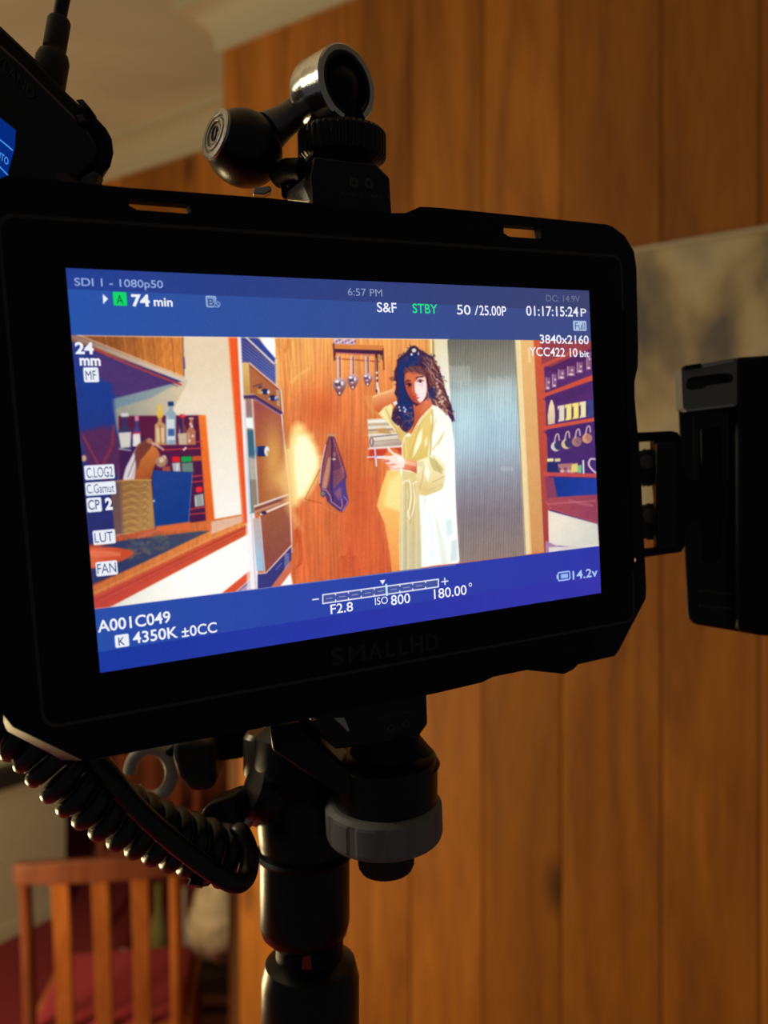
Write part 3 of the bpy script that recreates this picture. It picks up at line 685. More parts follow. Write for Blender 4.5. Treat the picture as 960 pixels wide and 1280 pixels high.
A = Vector((*td(-8, 193), .0006)); B = Vector((*td(11, 208), .0006)); ex = (B - A) / (x1 - x0); ey = Vector((ex.y * -1, ex.x, 0)).normalized() * (8 / F_PX * YD) / CAPH
ey = Vector((.0003, .0018, 0)).normalized() * (9 / F_PX * YD) / CAPH
G().add([A + ex * (v.x - x0) + ey * v.y for v in vs], fs, FD).build('lettering', LB, ds, smooth=False)
vs, fs = glyphs('LYLAND', .01); x0 = min(v.x for v in vs); x1 = max(v.x for v in vs)
A = Vector((*td(-12, 72), .0004)); B = Vector((*td(42, 126), .0004)); ex = (B - A) / (x1 - x0); ey = Vector((.0004, .0016, 0)).normalized() * (14 / F_PX * YD) / CAPH
G().add([A + ex * (v.x - x0) + ey * v.y for v in vs], fs, FD).build('lettering', M['print2'], dv, smooth=False)
G().tube([at(70, 196, YD + .012), at(70, 215, YD + .018), MF @ Vector((-66, 62, -14))], .004, 12).build('support_rod', M['satin'], dv)
solid([at(94, 124, YD - .002), at(103, 123, YD - .002), at(113, 135, YD - .002), at(102, 135, YD - .002)], (0, .006, 0), M['dull'], 'corner_button', dv, .0004, Matrix())
solid([at(95, 144, YD - .0015), at(104, 143, YD - .0015), at(107, 150, YD - .0015), at(99, 154, YD - .0015)], (0, .004, 0), M['dull'], 'port_mark', dv, .0002, Matrix())
solid([at(102, 222, YD - .001), at(116, 214, YD - .001), at(124, 217, YD - .001), at(118, 232, YD - .001), at(100, 232, YD - .001)], (0, .004, 0), M['dull'], 'lower_button', dv, .0003, Matrix())
YP = .240
pc = thing('plugged_cable', 'black plug with a thin cable rising above the tilted transmitter', 'cable', at(60, 95, YP))
a_ = at(61, 104, YP); b_ = at(80, -10, YP); dirv = (b_ - a_).normalized()
s_ = YP / F_PX
G().lathe([(17 * s_, 0), (20 * s_, 5 * s_), (20 * s_, 38 * s_), (17 * s_, 46 * s_)], axisM(a_ - dirv * .002, dirv), 28).build('plug_body', M['rough'], pc)
G().lathe([(14 * s_, 0), (14 * s_, 34 * s_), (12 * s_, 38 * s_)], axisM(a_ + dirv * 44 * s_, dirv), 24).build('plug_grip', M['rough'], pc)
G().tube(catmull([a_ + dirv * 80 * s_, a_ + dirv * 100 * s_, at(84, -20, YP), at(97, -60, YP), at(130, -110, YP + .01)], 8), 8.5 * s_, 14).build('cord', M['cable'], pc)

# ------------------------------------------------------------------ the picture shown on the screen (flat, painted numerically)
PW, PH = 1280, 800
_px = (np.arange(PW) + .5) / PW; _py = (np.arange(PH) + .5) / PH
XL, YL = np.meshgrid(SWX0 + _px * (SWX1 - SWX0), SWY0 + _py * (SWY1 - SWY0))      # mm, row 0 at the bottom
zs = .46
P3 = [T0[i] + R1[i] * XL / 1000 + R2[i] * YL / 1000 + RN[i] * zs / 1000 for i in range(3)]
U = 480 + 1000 * P3[0] / -P3[2]; V = 640 - 1000 * P3[1] / -P3[2]
def hx(c): return np.array(c, float) / 255
IMG = np.zeros((PH, PW, 3)); rng = np.random.RandomState(7)
def vnoise(x, y, seed=0):
    xi = np.floor(x).astype(int); yi = np.floor(y).astype(int); fx = x - xi; fy = y - yi
    fx = fx * fx * (3 - 2 * fx); fy = fy * fy * (3 - 2 * fy)
    def h(a, b):
        n = (a * 374761393 + b * 668265263 + seed * 1442695) & 0x7fffffff
        n = ((n ^ (n >> 13)) * 1274126177) & 0x7fffffff
        return ((n ^ (n >> 16)) & 0xffff) / 65535.0
    return (h(xi, yi) * (1 - fx) + h(xi + 1, yi) * fx) * (1 - fy) + (h(xi, yi + 1) * (1 - fx) + h(xi + 1, yi + 1) * fx) * fy
def fbm(x, y, seed=0, o=4):
    s = 0; a = .5
    for k in range(o): s = s + a * vnoise(x * 2 ** k, y * 2 ** k, seed + k); a *= .5
    return s / (1 - .5 ** o)
def sub(u0, u1, v0, v1):
    """image window that holds a photo-space box"""
    m = (U > u0) & (U < u1) & (V > v0) & (V < v1)
    r = np.where(m.any(1))[0]; c = np.where(m.any(0))[0]
    if len(r) == 0 or len(c) == 0: return None
    return slice(r[0], r[-1] + 1), slice(c[0], c[-1] + 1)
CLIP = np.ones((PH, PW))
def blend(w, a, col):
    a = (a * CLIP[w])[..., None]
    IMG[w] = IMG[w] * (1 - a) + col * a
def mask_poly(pts, soft=1.0):
    pts = [(float(p[0]), float(p[1])) for p in pts]
    xs = [p[0] for p in pts]; ys = [p[1] for p in pts]; m = soft + 1.5
    w = sub(min(xs) - m, max(xs) + m, min(ys) - m, max(ys) + m)
    if w is None: return None, None
    X = U[w]; Y = V[w]; d = np.full(X.shape, 1e9); ins = np.zeros(X.shape, bool)
    n = len(pts)
    for i in range(n):
        x0, y0 = pts[i]; x1, y1 = pts[(i + 1) % n]; dx, dy = x1 - x0, y1 - y0; l = dx * dx + dy * dy + 1e-12
        t = np.clip(((X - x0) * dx + (Y - y0) * dy) / l, 0, 1)
        d = np.minimum(d, (X - x0 - t * dx) ** 2 + (Y - y0 - t * dy) ** 2)
        if y0 != y1: ins ^= ((y0 > Y) != (y1 > Y)) & (X < (x1 - x0) * (Y - y0) / (y1 - y0) + x0)
    d = np.sqrt(d); sd = np.where(ins, -d, d)
    return w, np.clip(.5 - sd / soft, 0, 1)
def colour(c, w):
    if callable(c): return c(U[w], V[w])
    if isinstance(c[0], (tuple, list)):            # gradient (c0, c1, p0, p1)
        c0, c1, p0, p1 = c; dx, dy = p1[0] - p0[0], p1[1] - p0[1]
        t = np.clip(((U[w] - p0[0]) * dx + (V[w] - p0[1]) * dy) / (dx * dx + dy * dy), 0, 1)[..., None]
        return hx(c0) * (1 - t) + hx(c1) * t
    return hx(c)
def poly(pts, c, soft=1.0, a=1.0, smooth=False, grain=0.0):
    if smooth: pts = [(p.x, p.y) for p in catmull([(q[0], q[1], 0) for q in pts], 5, True)]
    w, m = mask_poly(pts, soft)
    if w is None: return
    col = colour(c, w)
    if grain: col = np.clip(col * (1 + grain * (fbm(U[w] * .5, V[w] * .12, 3)[..., None] * 2 - 1)), 0, 1)
    blend(w, m * a, col)
def line(pts, wd_, c, a=1.0, soft=1.0, smooth=False):
    if smooth and len(pts) > 2: pts = [(p.x, p.y) for p in catmull([(q[0], q[1], 0) for q in pts], 5)]
    xs = [p[0] for p in pts]; ys = [p[1] for p in pts]; m = wd_ + soft + 1.5
    w = sub(min(xs) - m, max(xs) + m, min(ys) - m, max(ys) + m)
    if w is None: return
    X = U[w]; Y = V[w]; d = np.full(X.shape, 1e9)
    for (x0, y0), (x1, y1) in zip(pts[:-1], pts[1:]):
        dx, dy = x1 - x0, y1 - y0; l = dx * dx + dy * dy + 1e-12; t = np.clip(((X - x0) * dx + (Y - y0) * dy) / l, 0, 1)
        d = np.minimum(d, (X - x0 - t * dx) ** 2 + (Y - y0 - t * dy) ** 2)
    blend(w, np.clip(.5 - (np.sqrt(d) - wd_ / 2) / soft, 0, 1) * a, colour(c, w))
def ell(cx, cy, rx, ry, c, ang=0, a=1.0, soft=1.0):
    R_ = max(rx, ry) + soft + 1.5; w = sub(cx - R_, cx + R_, cy - R_, cy + R_)
    if w is None: return
    ca, sa = math.cos(math.radians(ang)), math.sin(math.radians(ang)); X = U[w] - cx; Y = V[w] - cy
    p = X * ca + Y * sa; q = -X * sa + Y * ca; d = (np.sqrt((p / rx) ** 2 + (q / ry) ** 2) - 1) * min(rx, ry)
    blend(w, np.clip(.5 - d / soft, 0, 1) * a, colour(c, w))
def lrect(u, v, wpx, hpx, c, r=0, a=1.0, soft=.8, ring=None):
    """rectangle that is upright on the screen, centred on photo point u, v"""
    ctr_ = L(u, v, zs); ex = (L(u + 1, v, zs) - L(u, v, zs)).length; ey = (L(u, v + 1, zs) - L(u, v, zs)).length
    hw, hh = wpx / 2 * ex, hpx / 2 * ey; rr = r * ex
    w = sub(u - wpx, u + wpx, v - hpx - wpx * .3, v + hpx + wpx * .3)
    X = np.abs(XL[w] - ctr_.x) - hw + rr; Y = np.abs(YL[w] - ctr_.y) - hh + rr
    d = np.sqrt(np.maximum(X, 0) ** 2 + np.maximum(Y, 0) ** 2) + np.minimum(np.maximum(X, Y), 0) - rr
    d = d / ex
    if ring: m = np.clip(.5 - (np.abs(d) - ring / 2) / soft, 0, 1)
    else: m = np.clip(.5 - d / soft, 0, 1)
    blend(w, m * a, hx(c))
def lerp(p, q, t): return (p[0] + (q[0] - p[0]) * t, p[1] + (q[1] - p[1]) * t)

# ---- kitchen picture -------------------------------------------------
W_ = (slice(0, PH), slice(0, PW))
def kwood(u, v):
    """orange pine panelling, lit in patches"""
    w1 = fbm(u * .16 + 1.2 * vnoise(u * .05, v * .02, 5), v * .014, 11, 4)
    ring = np.sin((u * .50 + 7 * vnoise(u * .03, v * .006, 21) + 2.5 * vnoise(u * .1, v * .012, 8)) * 2.4)
    fine = fbm(u * 1.3, v * .035, 31, 3)
    t = np.clip((v - 425) / 290, 0, 1)[..., None]; base = hx((234, 146, 82)) * (1 - t) + hx((218, 110, 62)) * t
    g = (.86 + .22 * w1 + .035 * ring + .22 * (fine - .5))[..., None]
    col = base * g
    gold = np.exp(-(((u - 352) / 34) ** 2) - ((v - 440) / 60) ** 2) * .8 + np.clip(1 - (v - 424) / 70, 0, 1) * .75
    gold = np.clip(gold, 0, .85)[..., None]
    col = col * (1 - gold) + hx((244, 176, 98)) * (.78 + .24 * w1 + .06 * ring + .14 * fine)[..., None] * gold
    red = (np.exp(-(((u - 400) / 26) ** 2) - ((v - 512) / 26) ** 2) * .5 + np.exp(-(((u - 440) / 20) ** 2) - ((v - 600) / 60) ** 2) * .45)[..., None]
    col = col * (1 - red) + hx((196, 76, 40)) * red
    return np.clip(col, 0, 1)
IMG[W_] = kwood(U, V)
# left: cream wall, cupboards above, shadowed corner
poly([(225, 410), (292, 410), (308, 660), (200, 665), (140, 520), (225, 480)], ((226, 206, 176), (244, 240, 232), (250, 450), (280, 640)))
poly([(86, 410), (229, 410), (230, 478), (86, 424)], ((140, 78, 40), (214, 134, 62), (130, 430), (222, 440)), grain=.15)
for k in range(9): line([(130 + k * 12, 412), (134 + k * 12, 432 + k * 5)], 1.4, (110, 56, 30) if k % 2 else (236, 160, 84), .45)
line([(228, 412), (230, 478)], 1.6, (120, 90, 90)); line([(229.5, 447), (230.5, 460)], 2.4, (90, 80, 130))
poly([(84, 424), (232, 478), (205, 500), (150, 560), (140, 700), (80, 700)], ((60, 56, 118), (40, 60, 140), (200, 480), (100, 520)), 1.5)
poly([(120, 440), (215, 478), (160, 505), (110, 470)], (86, 52, 104), 8, .75)
poly([(137, 501), (227, 477), (234, 479), (212, 520), (205, 560), (150, 560), (142, 515)], ((150, 150, 138), (206, 190, 160), (150, 520), (225, 500)), 1.5)
poly([(136, 500), (226, 477), (190, 497), (140, 512)], ((112, 136, 150), (150, 160, 156), (140, 505), (210, 482)), 1.5)
line([(88, 420), (120, 432), (232, 476)], 5.2, ((150, 120, 110), (214, 196, 176), (95, 422), (200, 465))); line([(96, 418), (232, 472)], 1.2, (238, 226, 206), .8)
line([(112, 434), (160, 455), (226, 481)], 2.4, (178, 62, 58)); line([(96, 430), (222, 483)], 1.2, (70, 60, 110), .8)
# dark corner
poly([(84, 455), (140, 480), (146, 545), (150, 620), (140, 700), (84, 700)], ((32, 60, 140), (44, 46, 104), (110, 480), (120, 680)), 6)
poly([(100, 540), (132, 532), (150, 545), (148, 590), (132, 604), (110, 585)], (96, 40, 76), 6, .8)
line([(104, 545), (120, 575), (126, 590)], 3, (150, 62, 66), .6); line([(142, 532), (140, 556), (130, 578)], 4, (150, 50, 60), .6)
ell(105, 573, 3, 4, (220, 170, 130), 0, .9)
# spice shelf unit
poly([(148, 520), (252, 519), (262, 668), (150, 672)], ((92, 30, 62), (70, 30, 70), (180, 530), (230, 640)), 1.5)
poly([(152, 546), (190, 548), (190, 600), (150, 600)], (56, 34, 84), 5, .8)
poly([(248, 519), (257, 519), (270, 668), (259, 671)], ((236, 120, 50), (222, 96, 40), (250, 520), (262, 660)))
line([(257.5, 520), (270, 668)], 1.2, (250, 190, 140), .7)
for y0, y1 in ((556, 552), (562.5, 560), (596, 594), (603, 601), (637, 633), (643, 641)):
    line([(203 if y0 < 570 else 237, y0), (253 + (y0 - 556) * .06, y1)], 1.5, (214, 60, 62), .9)
# bottles on the top shelf
def bottle2(x, y0, y1, w_, c, cap, capc, nh=.35, lab=None):
    h = y1 - y0
    poly([(x - w_ * .18, y0), (x + w_ * .18, y0), (x + w_ * .2, y0 + h * nh * .7), (x + w_ * .5, y0 + h * nh), (x + w_ * .5, y1), (x - w_ * .5, y1), (x - w_ * .5, y0 + h * nh), (x - w_ * .2, y0 + h * nh * .7)], c, 1.1)
    lrect(x, y0 + cap / 2, w_ * .55, cap, capc, .5)
    line([(x - w_ * .3, y0 + h * nh + 2), (x - w_ * .25, y1 - 2)], 1.1, (235, 230, 235), .55)
    if lab: poly([(x - w_ * .42, y0 + h * .52), (x + w_ * .42, y0 + h * .52), (x + w_ * .42, y0 + h * .84), (x - w_ * .42, y0 + h * .84)], lab, 1)
bottle2(156, 516, 562, 17, (58, 50, 90), 5, (206, 202, 196), .5); poly([(148, 541), (164, 540), (163, 559), (151, 560)], (206, 202, 196), 1.2)
line([(149, 561), (163, 563)], 1.6, (220, 220, 225), .7)
bottle2(171, 520, 556, 9, (60, 70, 130), 6, (206, 130, 160), .55); poly([(166, 543), (175, 541), (176, 558), (166, 558)], (226, 220, 214), 1); line([(167, 541), (175, 541)], 2, (196, 40, 70))
bottle2(200, 520, 556, 13, (188, 142, 96), 2, (214, 176, 70), .3); poly([(196, 520), (198.5, 505), (200.5, 505), (203.5, 520)], (226, 182, 64), 1)
poly([(195, 535), (205, 535), (205, 553), (196, 553)], (222, 190, 140), 1); line([(200, 532), (201, 554)], 1.6, (120, 66, 60), .7)
bottle2(213.5, 502, 556, 13, (146, 164, 176), 5.5, (32, 54, 110), .28); poly([(208, 524), (218, 524), (219, 550), (209, 550)], (206, 212, 214), 1); poly([(210, 536), (218, 536), (218, 545), (210, 545)], (70, 96, 150), .8)
bottle2(228, 518, 556, 11, (120, 60, 66), 4.5, (210, 34, 60), .45); poly([(222, 542), (234, 541), (234, 556), (224, 556)], (196, 176, 150), 1); line([(226, 524), (227, 540)], 3, (40, 44, 100))
bottle2(239, 522, 556, 11, (178, 112, 84), 2, (220, 180, 160), .5)
for k in range(5): line([(228 + k * 4, 521 - k), (236 + k * 4, 505 + (k % 2) * 4)], 1.1, (236, 214, 196), .45)
for x_, y_ in ((238, 530), (240, 533), (241, 545), (237, 551), (230, 562), (232, 560)): ell(x_, y_, 1.4, 1.4, (250, 236, 230), 0, .9)
# second shelf: red, green and orange lids
lrect(220, 574, 10, 7, (220, 34, 44), 2); lrect(233, 574, 13, 7, (30, 158, 76), 1.2); lrect(246, 573, 12, 6, (192, 84, 44), 1)
poly([(215, 579), (225, 578), (226, 591), (217, 592)], (176, 176, 176), 1); poly([(227, 579), (241, 578), (242, 590), (228, 591)], (104, 130, 120), 1); line([(222, 580), (221, 590)], 1.6, (240, 240, 240), .8)
lrect(208, 587, 10, 8, (176, 88, 66), 1, .8); ell(203, 577, 7, 6, (150, 108, 92), -30, .9); ell(205, 572, 3, 3, (226, 200, 176), 0, .9)
lrect(249, 612, 8, 7, (226, 44, 50), 1.5); poly([(243, 619), (254, 617), (255, 632), (244, 634)], (150, 156, 150), 1); line([(244, 622), (245, 632)], 1.2, (236, 236, 236), .8); line([(253, 618), (254, 631)], 1, (236, 236, 236), .6)
# blue black board
poly([(190, 588), (240, 590), (236, 656), (193, 662)], ((34, 62, 136), (22, 58, 130), (200, 600), (225, 650)), 1.2)
line([(240.5, 592), (235.5, 655)], 1.0, (120, 150, 190), .7); ell(192.5, 626, 1.3, 1.3, (220, 230, 245), 0, .9)
# utensils
poly([(154, 597), (157, 585), (170, 560), (176, 554), (177, 558), (172, 575), (168, 600), (154, 601)], (216, 206, 206), 1.2)
line([(160, 596), (172, 565)], 1.2, (90, 80, 110), .8); line([(165, 598), (173, 572)], 1.2, (150, 140, 150), .7)
poly([(168, 602), (171, 575), (172, 560), (184, 553), (196, 560), (200, 568), (192, 585), (188, 602)], ((200, 120, 60), (160, 78, 40), (175, 560), (190, 600)), 1.3, smooth=False)
poly([(168, 566), (172, 556), (182, 549), (192, 552), (188, 560), (176, 575), (171, 590)], (118, 60, 52), 1.5)
for a0, a1 in (((186, 550), (192, 556)), ((190, 553), (198, 558)), ((196, 556), (204, 562))): line([a0, a1], 2.6, (212, 168, 140), .9)
ell(201, 577, 6.5, 7, (166, 128, 104), 20, .95); ell(202, 575, 3, 3.6, (216, 192, 160), 20, .9); ell(187, 551, 4, 3.4, (176, 120, 92), 20, .9)
# round canister with wavy bark pattern
poly([(138, 602), (189, 600), (194, 664), (144, 670)], ((150, 108, 62), (176, 132, 78), (150, 620), (185, 640)), 1.2)
for k in range(7):
    y = 606 + k * 9.0
    line([(152, y), (162, y - 2.5), (168, y - 3), (176, y + 1), (181, y - 3.5), (185, y), (180, y + 4), (174, y + 3), (168, y + 5), (160, y + 3)], 1.3, (112, 78, 48), .4, smooth=True)
    line([(154, y + 3.5), (165, y), (172, y + 3), (180, y), (187, y + 3)], 1.0, (206, 166, 106), .55, smooth=True)
line([(138, 602), (164, 600), (189, 600)], 1.6, (196, 150, 88)); poly([(138, 602), (150, 602), (154, 669), (143, 670)], (64, 50, 90), 6, .55); line([(144, 669), (194, 663)], 1.4, (210, 150, 110), .8)
# worktop: from dark tray to lit edge
poly([(84, 690), (150, 670), (195, 660), (262, 650), (318, 640), (319, 655), (120, 765), (84, 765)], ((176, 74, 52), (214, 118, 60), (120, 700), (300, 650)), 1.2, grain=.15)
poly([(100, 690), (150, 676), (250, 664), (262, 664), (170, 708), (112, 732), (90, 735)], ((44, 54, 100), (66, 70, 96), (120, 710), (230, 668)), 2)
poly([(195, 658), (238, 652), (238, 664), (196, 664)], (216, 104, 56), 2); line([(172, 672), (195, 664)], 2.4, (190, 110, 90), .9)
for k in range(60):
    x = rng.uniform(160, 212); y = 690 - (x - 160) * .35 + rng.uniform(-9, 12); ell(x, y, rng.uniform(1.5, 4), rng.uniform(1, 2.4), (96 + rng.randint(30), 88 + rng.randint(20), 84), rng.uniform(-40, 20), .4)
for x, y in ((165, 676), (172, 680), (196, 672), (204, 674), (186, 686), (208, 680)): ell(x, y, 7, 2.2, (70, 92, 96), rng.uniform(-30, 30), .55)
poly([(88, 692), (112, 685), (140, 684), (164, 688), (165, 694), (150, 702), (118, 710), (88, 712)], ((226, 112, 74), (198, 78, 48), (100, 690), (150, 700)), 1.4, smooth=True)
for k in range(5): line([(96 + k * 6, 692 + k), (120 + k * 6, 689 + k * 1.4), (150, 691 + k)], .9, (244, 160, 120), .5, smooth=True)
poly([(88, 712), (104, 712), (112, 722), (110, 730), (88, 732)], (196, 96, 72), 1.5, .9)
poly([(112, 735), (262, 664), (318, 645), (318, 652), (262, 676), (114, 748)], ((196, 108, 58), (226, 140, 72), (130, 735), (300, 650)), 1.5, grain=.12)
poly([(112, 748), (262, 677), (318, 652), (317, 664), (128, 764), (112, 764)], ((190, 70, 58), (206, 88, 48), (130, 750), (300, 660)), 1.2)
line([(114, 743), (180, 712), (262, 674), (316, 650)], 1.8, (224, 150, 92), .7); line([(116, 752), (200, 711), (316, 655)], 1.4, (150, 50, 60), .7); line([(116, 760), (200, 716), (316, 660)], 1.2, (170, 58, 76), .6)
poly([(264, 652), (316, 642), (316, 647), (264, 668)], (222, 196, 176), 1.5, .8)
poly([(128, 764), (317, 664), (322, 740), (130, 766)], ((226, 228, 214), (252, 248, 242), (150, 756), (230, 720)), 1.2)
poly([(272, 746), (316, 710), (318, 718), (290, 744)], (214, 84, 56), 1.2); poly([(291, 744), (318, 718), (320, 742)], (176, 160, 190), 1.2); line([(294, 743), (318, 722)], 1.6, (120, 90, 130), .8)
# trim and white upright
poly([(284, 410), (299, 410), (316, 652), (303, 654)], ((232, 92, 38), (226, 88, 52), (292, 430), (308, 640)), 1.1)
line([(285, 412), (304, 652)], 1.4, (244, 180, 130), .7)
poly([(296, 410), (305, 410), (324, 742), (314, 744)], (238, 234, 236), 1.0); line([(301, 412), (320, 742)], 1.3, (190, 170, 178), .7)
poly([(307, 655), (314, 652), (317, 745), (309, 745)], (246, 240, 238), 1.5, .6)
# oven column
poly([(317, 410), (343, 410), (345, 456)], (253, 250, 246), .9)
poly([(301, 418), (318, 418), (344, 450), (344, 482), (303, 456)], ((58, 62, 128), (66, 84, 158), (305, 430), (340, 470)), 1)
for k in range(8):
    line([(302, 425 + k * 4.0), (343, 456 + k * 3.6)], .9, (170, 160, 196), .55)
poly([(308, 418), (318, 418), (345, 449), (343, 453)], (54, 72, 150), 1); line([(307, 421), (343, 455)], 2.2, (236, 220, 214)); line([(306, 424), (341, 457)], 1, (150, 80, 70), .7)
line([(345, 450), (346, 484)], 3.0, (236, 214, 176), .9)
for k in range(11): line([(342.5, 455 + k * 2.6), (345.5, 455.8 + k * 2.6)], .9, (80, 70, 120), .7)
poly([(302.5, 453), (311, 453), (314, 493), (304.5, 494)], ((222, 184, 116), (192, 152, 88), (306, 455), (309, 492)), .8)
poly([(311, 453), (351, 486), (353.5, 515), (318, 492), (313, 492)], ((176, 104, 66), (168, 96, 62), (320, 470), (350, 500)), .8)
line([(312, 454), (351, 487)], 1.8, (232, 190, 170)); line([(312, 457), (348, 487)], 1.0, (120, 54, 56), .8)
line([(317, 483), (327, 480)], 1.4, (90, 60, 80)); ell(325, 484, 2.6, 1.5, (60, 60, 90), -20); poly([(321, 487), (326, 486), (327, 493), (322, 492)], (206, 160, 70), 1, .9)
for x, y in ((331.5, 489.5), (341, 497.5)):
    ell(x, y, 4.6, 3.6, (34, 42, 96), 15); ell(x + 4, y + .5, 1.8, 2.4, (236, 230, 224), 0, .95); ell(x - 4, y + 1, 1.4, 1.6, (206, 196, 190), 0, .8)
ell(347, 499.5, 2.6, 2, (30, 36, 90), 0); poly([(345, 487), (349, 488), (350, 508), (346, 507)], (206, 196, 160), 1, .6); line([(351, 488), (353.5, 516)], 1.6, (238, 232, 232), .9)
poly([(304, 494), (318, 493), (353.5, 515), (352, 520), (317, 499), (305, 499)], (74, 48, 92), .9); line([(318, 498), (352, 519.5)], 1.1, (200, 160, 190), .8); line([(305, 494), (318, 493)], .9, (220, 200, 190), .8)
poly([(305, 498), (316, 498), (324, 640), (312, 642)], ((160, 120, 110), (96, 130, 150), (310, 505), (318, 600)), .8)
poly([(307, 522), (316, 522), (317, 536), (308, 535)], (240, 244, 240), 2); poly([(309, 538), (317, 538), (320, 570), (311, 570)], (62, 102, 124), 2); poly([(311, 572), (320, 574), (322, 600), (313, 600)], (200, 180, 160), 2, .8)
poly([(314, 600), (322, 600), (324, 640), (316, 640)], (150, 130, 110), 2)
line([(306, 500), (313, 640)], 1.4, (238, 238, 240)); line([(315, 499), (323, 636)], 1.3, (210, 220, 230), .9)
def door1(u, v):
    g = np.exp(-((u - 342) / 12) ** 2 - ((v - 575) / 45) ** 2); t = np.clip((v - 500) / 60, 0, 1)
    b = hx((158, 76, 74))[None, None] * (1 - t[..., None]) + hx((170, 98, 60)) * t[..., None]
    return b * (1 - .85 * g[..., None]) + hx((222, 168, 92)) * .85 * g[..., None]
poly([(317, 500), (351.5, 520), (361.5, 620), (324, 633)], door1, .8)
line([(352, 518), (362.5, 620), (365, 690)], 1.6, (220, 226, 240), .95); line([(354, 520), (364.5, 622)], .8, (110, 100, 130), .7)
lrect(327, 564, 11, 13, (38, 46, 98), 2); ell(333.5, 564, 3.2, 6, (240, 236, 232)); ell(335, 566, 1.6, 3, (206, 160, 110)); ell(320.5, 563, 1.6, 5, (90, 130, 170))
poly([(318, 634), (360, 619), (361, 630), (326, 645), (319, 643)], (176, 110, 74), .8)
line([(318, 633), (360, 618)], 1.8, (232, 232, 236)); line([(319, 636.5), (360, 621.5)], 1.2, (70, 40, 70)); line([(319, 640), (350, 629)], 1.1, (222, 190, 160), .8)
line([(326, 643), (361, 628)], 2.2, (246, 236, 226)); ell(330, 641, 3.4, 2.2, (52, 40, 76)); line([(326, 646), (361, 631)], 1.0, (80, 42, 50), .8)
poly([(324, 647), (361, 631), (364, 681), (332, 716), (326, 700)], ((158, 92, 66), (140, 76, 66), (340, 640), (345, 700)), .9)
poly([(316, 648), (325, 647), (330, 714), (321, 714)], ((196, 170, 160), (160, 190, 214), (320, 650), (325, 700)), .9); line([(325, 646), (331, 714)], 1.2, (220, 226, 240), .9)
line([(324, 717), (333, 716), (364, 682)], 1.4, (230, 226, 236), .9)
poly([(322, 718), (333, 717), (364, 684), (364, 700), (338, 735), (322, 739)], (58, 58, 124), .9); line([(345, 712), (352, 704)], .9, (150, 150, 190), .8)
for k in range(10): line([(356, 693 + k * 2.2), (361, 692 + k * 2.1)], .8, (230, 220, 230), .8)
poly([(338, 735), (364, 702), (366, 708), (350, 733)], (200, 110, 90), 1, .9); poly([(350, 733), (363, 716), (366, 731)], (250, 248, 246), 1)
# sunlit patches on the panelling
poly([(366, 534), (372, 528), (379, 531), (383, 540), (390, 543), (392, 552), (397, 560), (398, 568), (401, 571), (400, 585), (396, 600), (390, 612), (384, 620), (382, 624), (376, 625), (372, 632), (364, 632), (360, 600), (357, 560)], (255, 222, 146), 9, .95)
poly([(372, 545), (382, 545), (390, 556), (396, 570), (397, 584), (388, 604), (380, 618), (372, 622), (368, 590), (367, 560)], (255, 252, 206), 7, 1)
poly([(345, 600), (362, 560), (364, 632), (374, 660), (362, 640)], (252, 206, 132), 12, .7)
line([(401, 585), (384, 618), (381, 624), (402, 629)], 1.1, (150, 60, 26), .6); line([(398, 630), (420, 642)], .9, (240, 150, 100), .5)
line([(364, 478), (372, 470), (386, 461)], 3, (248, 196, 120), .6, 3, smooth=True)
for k in range(5):
    line([(365 + k * 1.4, 690 - 3 * k), (367 + k * 1.6, 665 - 2 * k), (372 + k, 672), (374 + k, 700), (369 + k, 712 - k)], .9, (176, 70, 30), .55, smooth=True)
for k in range(6):
    line([(432 - k * 2.0, 726), (434 - k * 1.6, 700 - k), (436, 680 + k * 6), (438 + k * 1.6, 700 - k), (441 + k * 2.0, 724)], .8, (168, 60, 34), .5, smooth=True)
for k in range(5): line([(344 + k * 5, 424), (352 + k * 2.4, 450 + k * 6), (358 - k, 500 + k * 8), (362 - k, 560)], 1.0, (200, 110, 50), .5, smooth=True)
for k in range(4): line([(349 + k * 4, 424), (354 + k, 440), (360 + k * 2, 424)], .8, (206, 120, 54), .6)
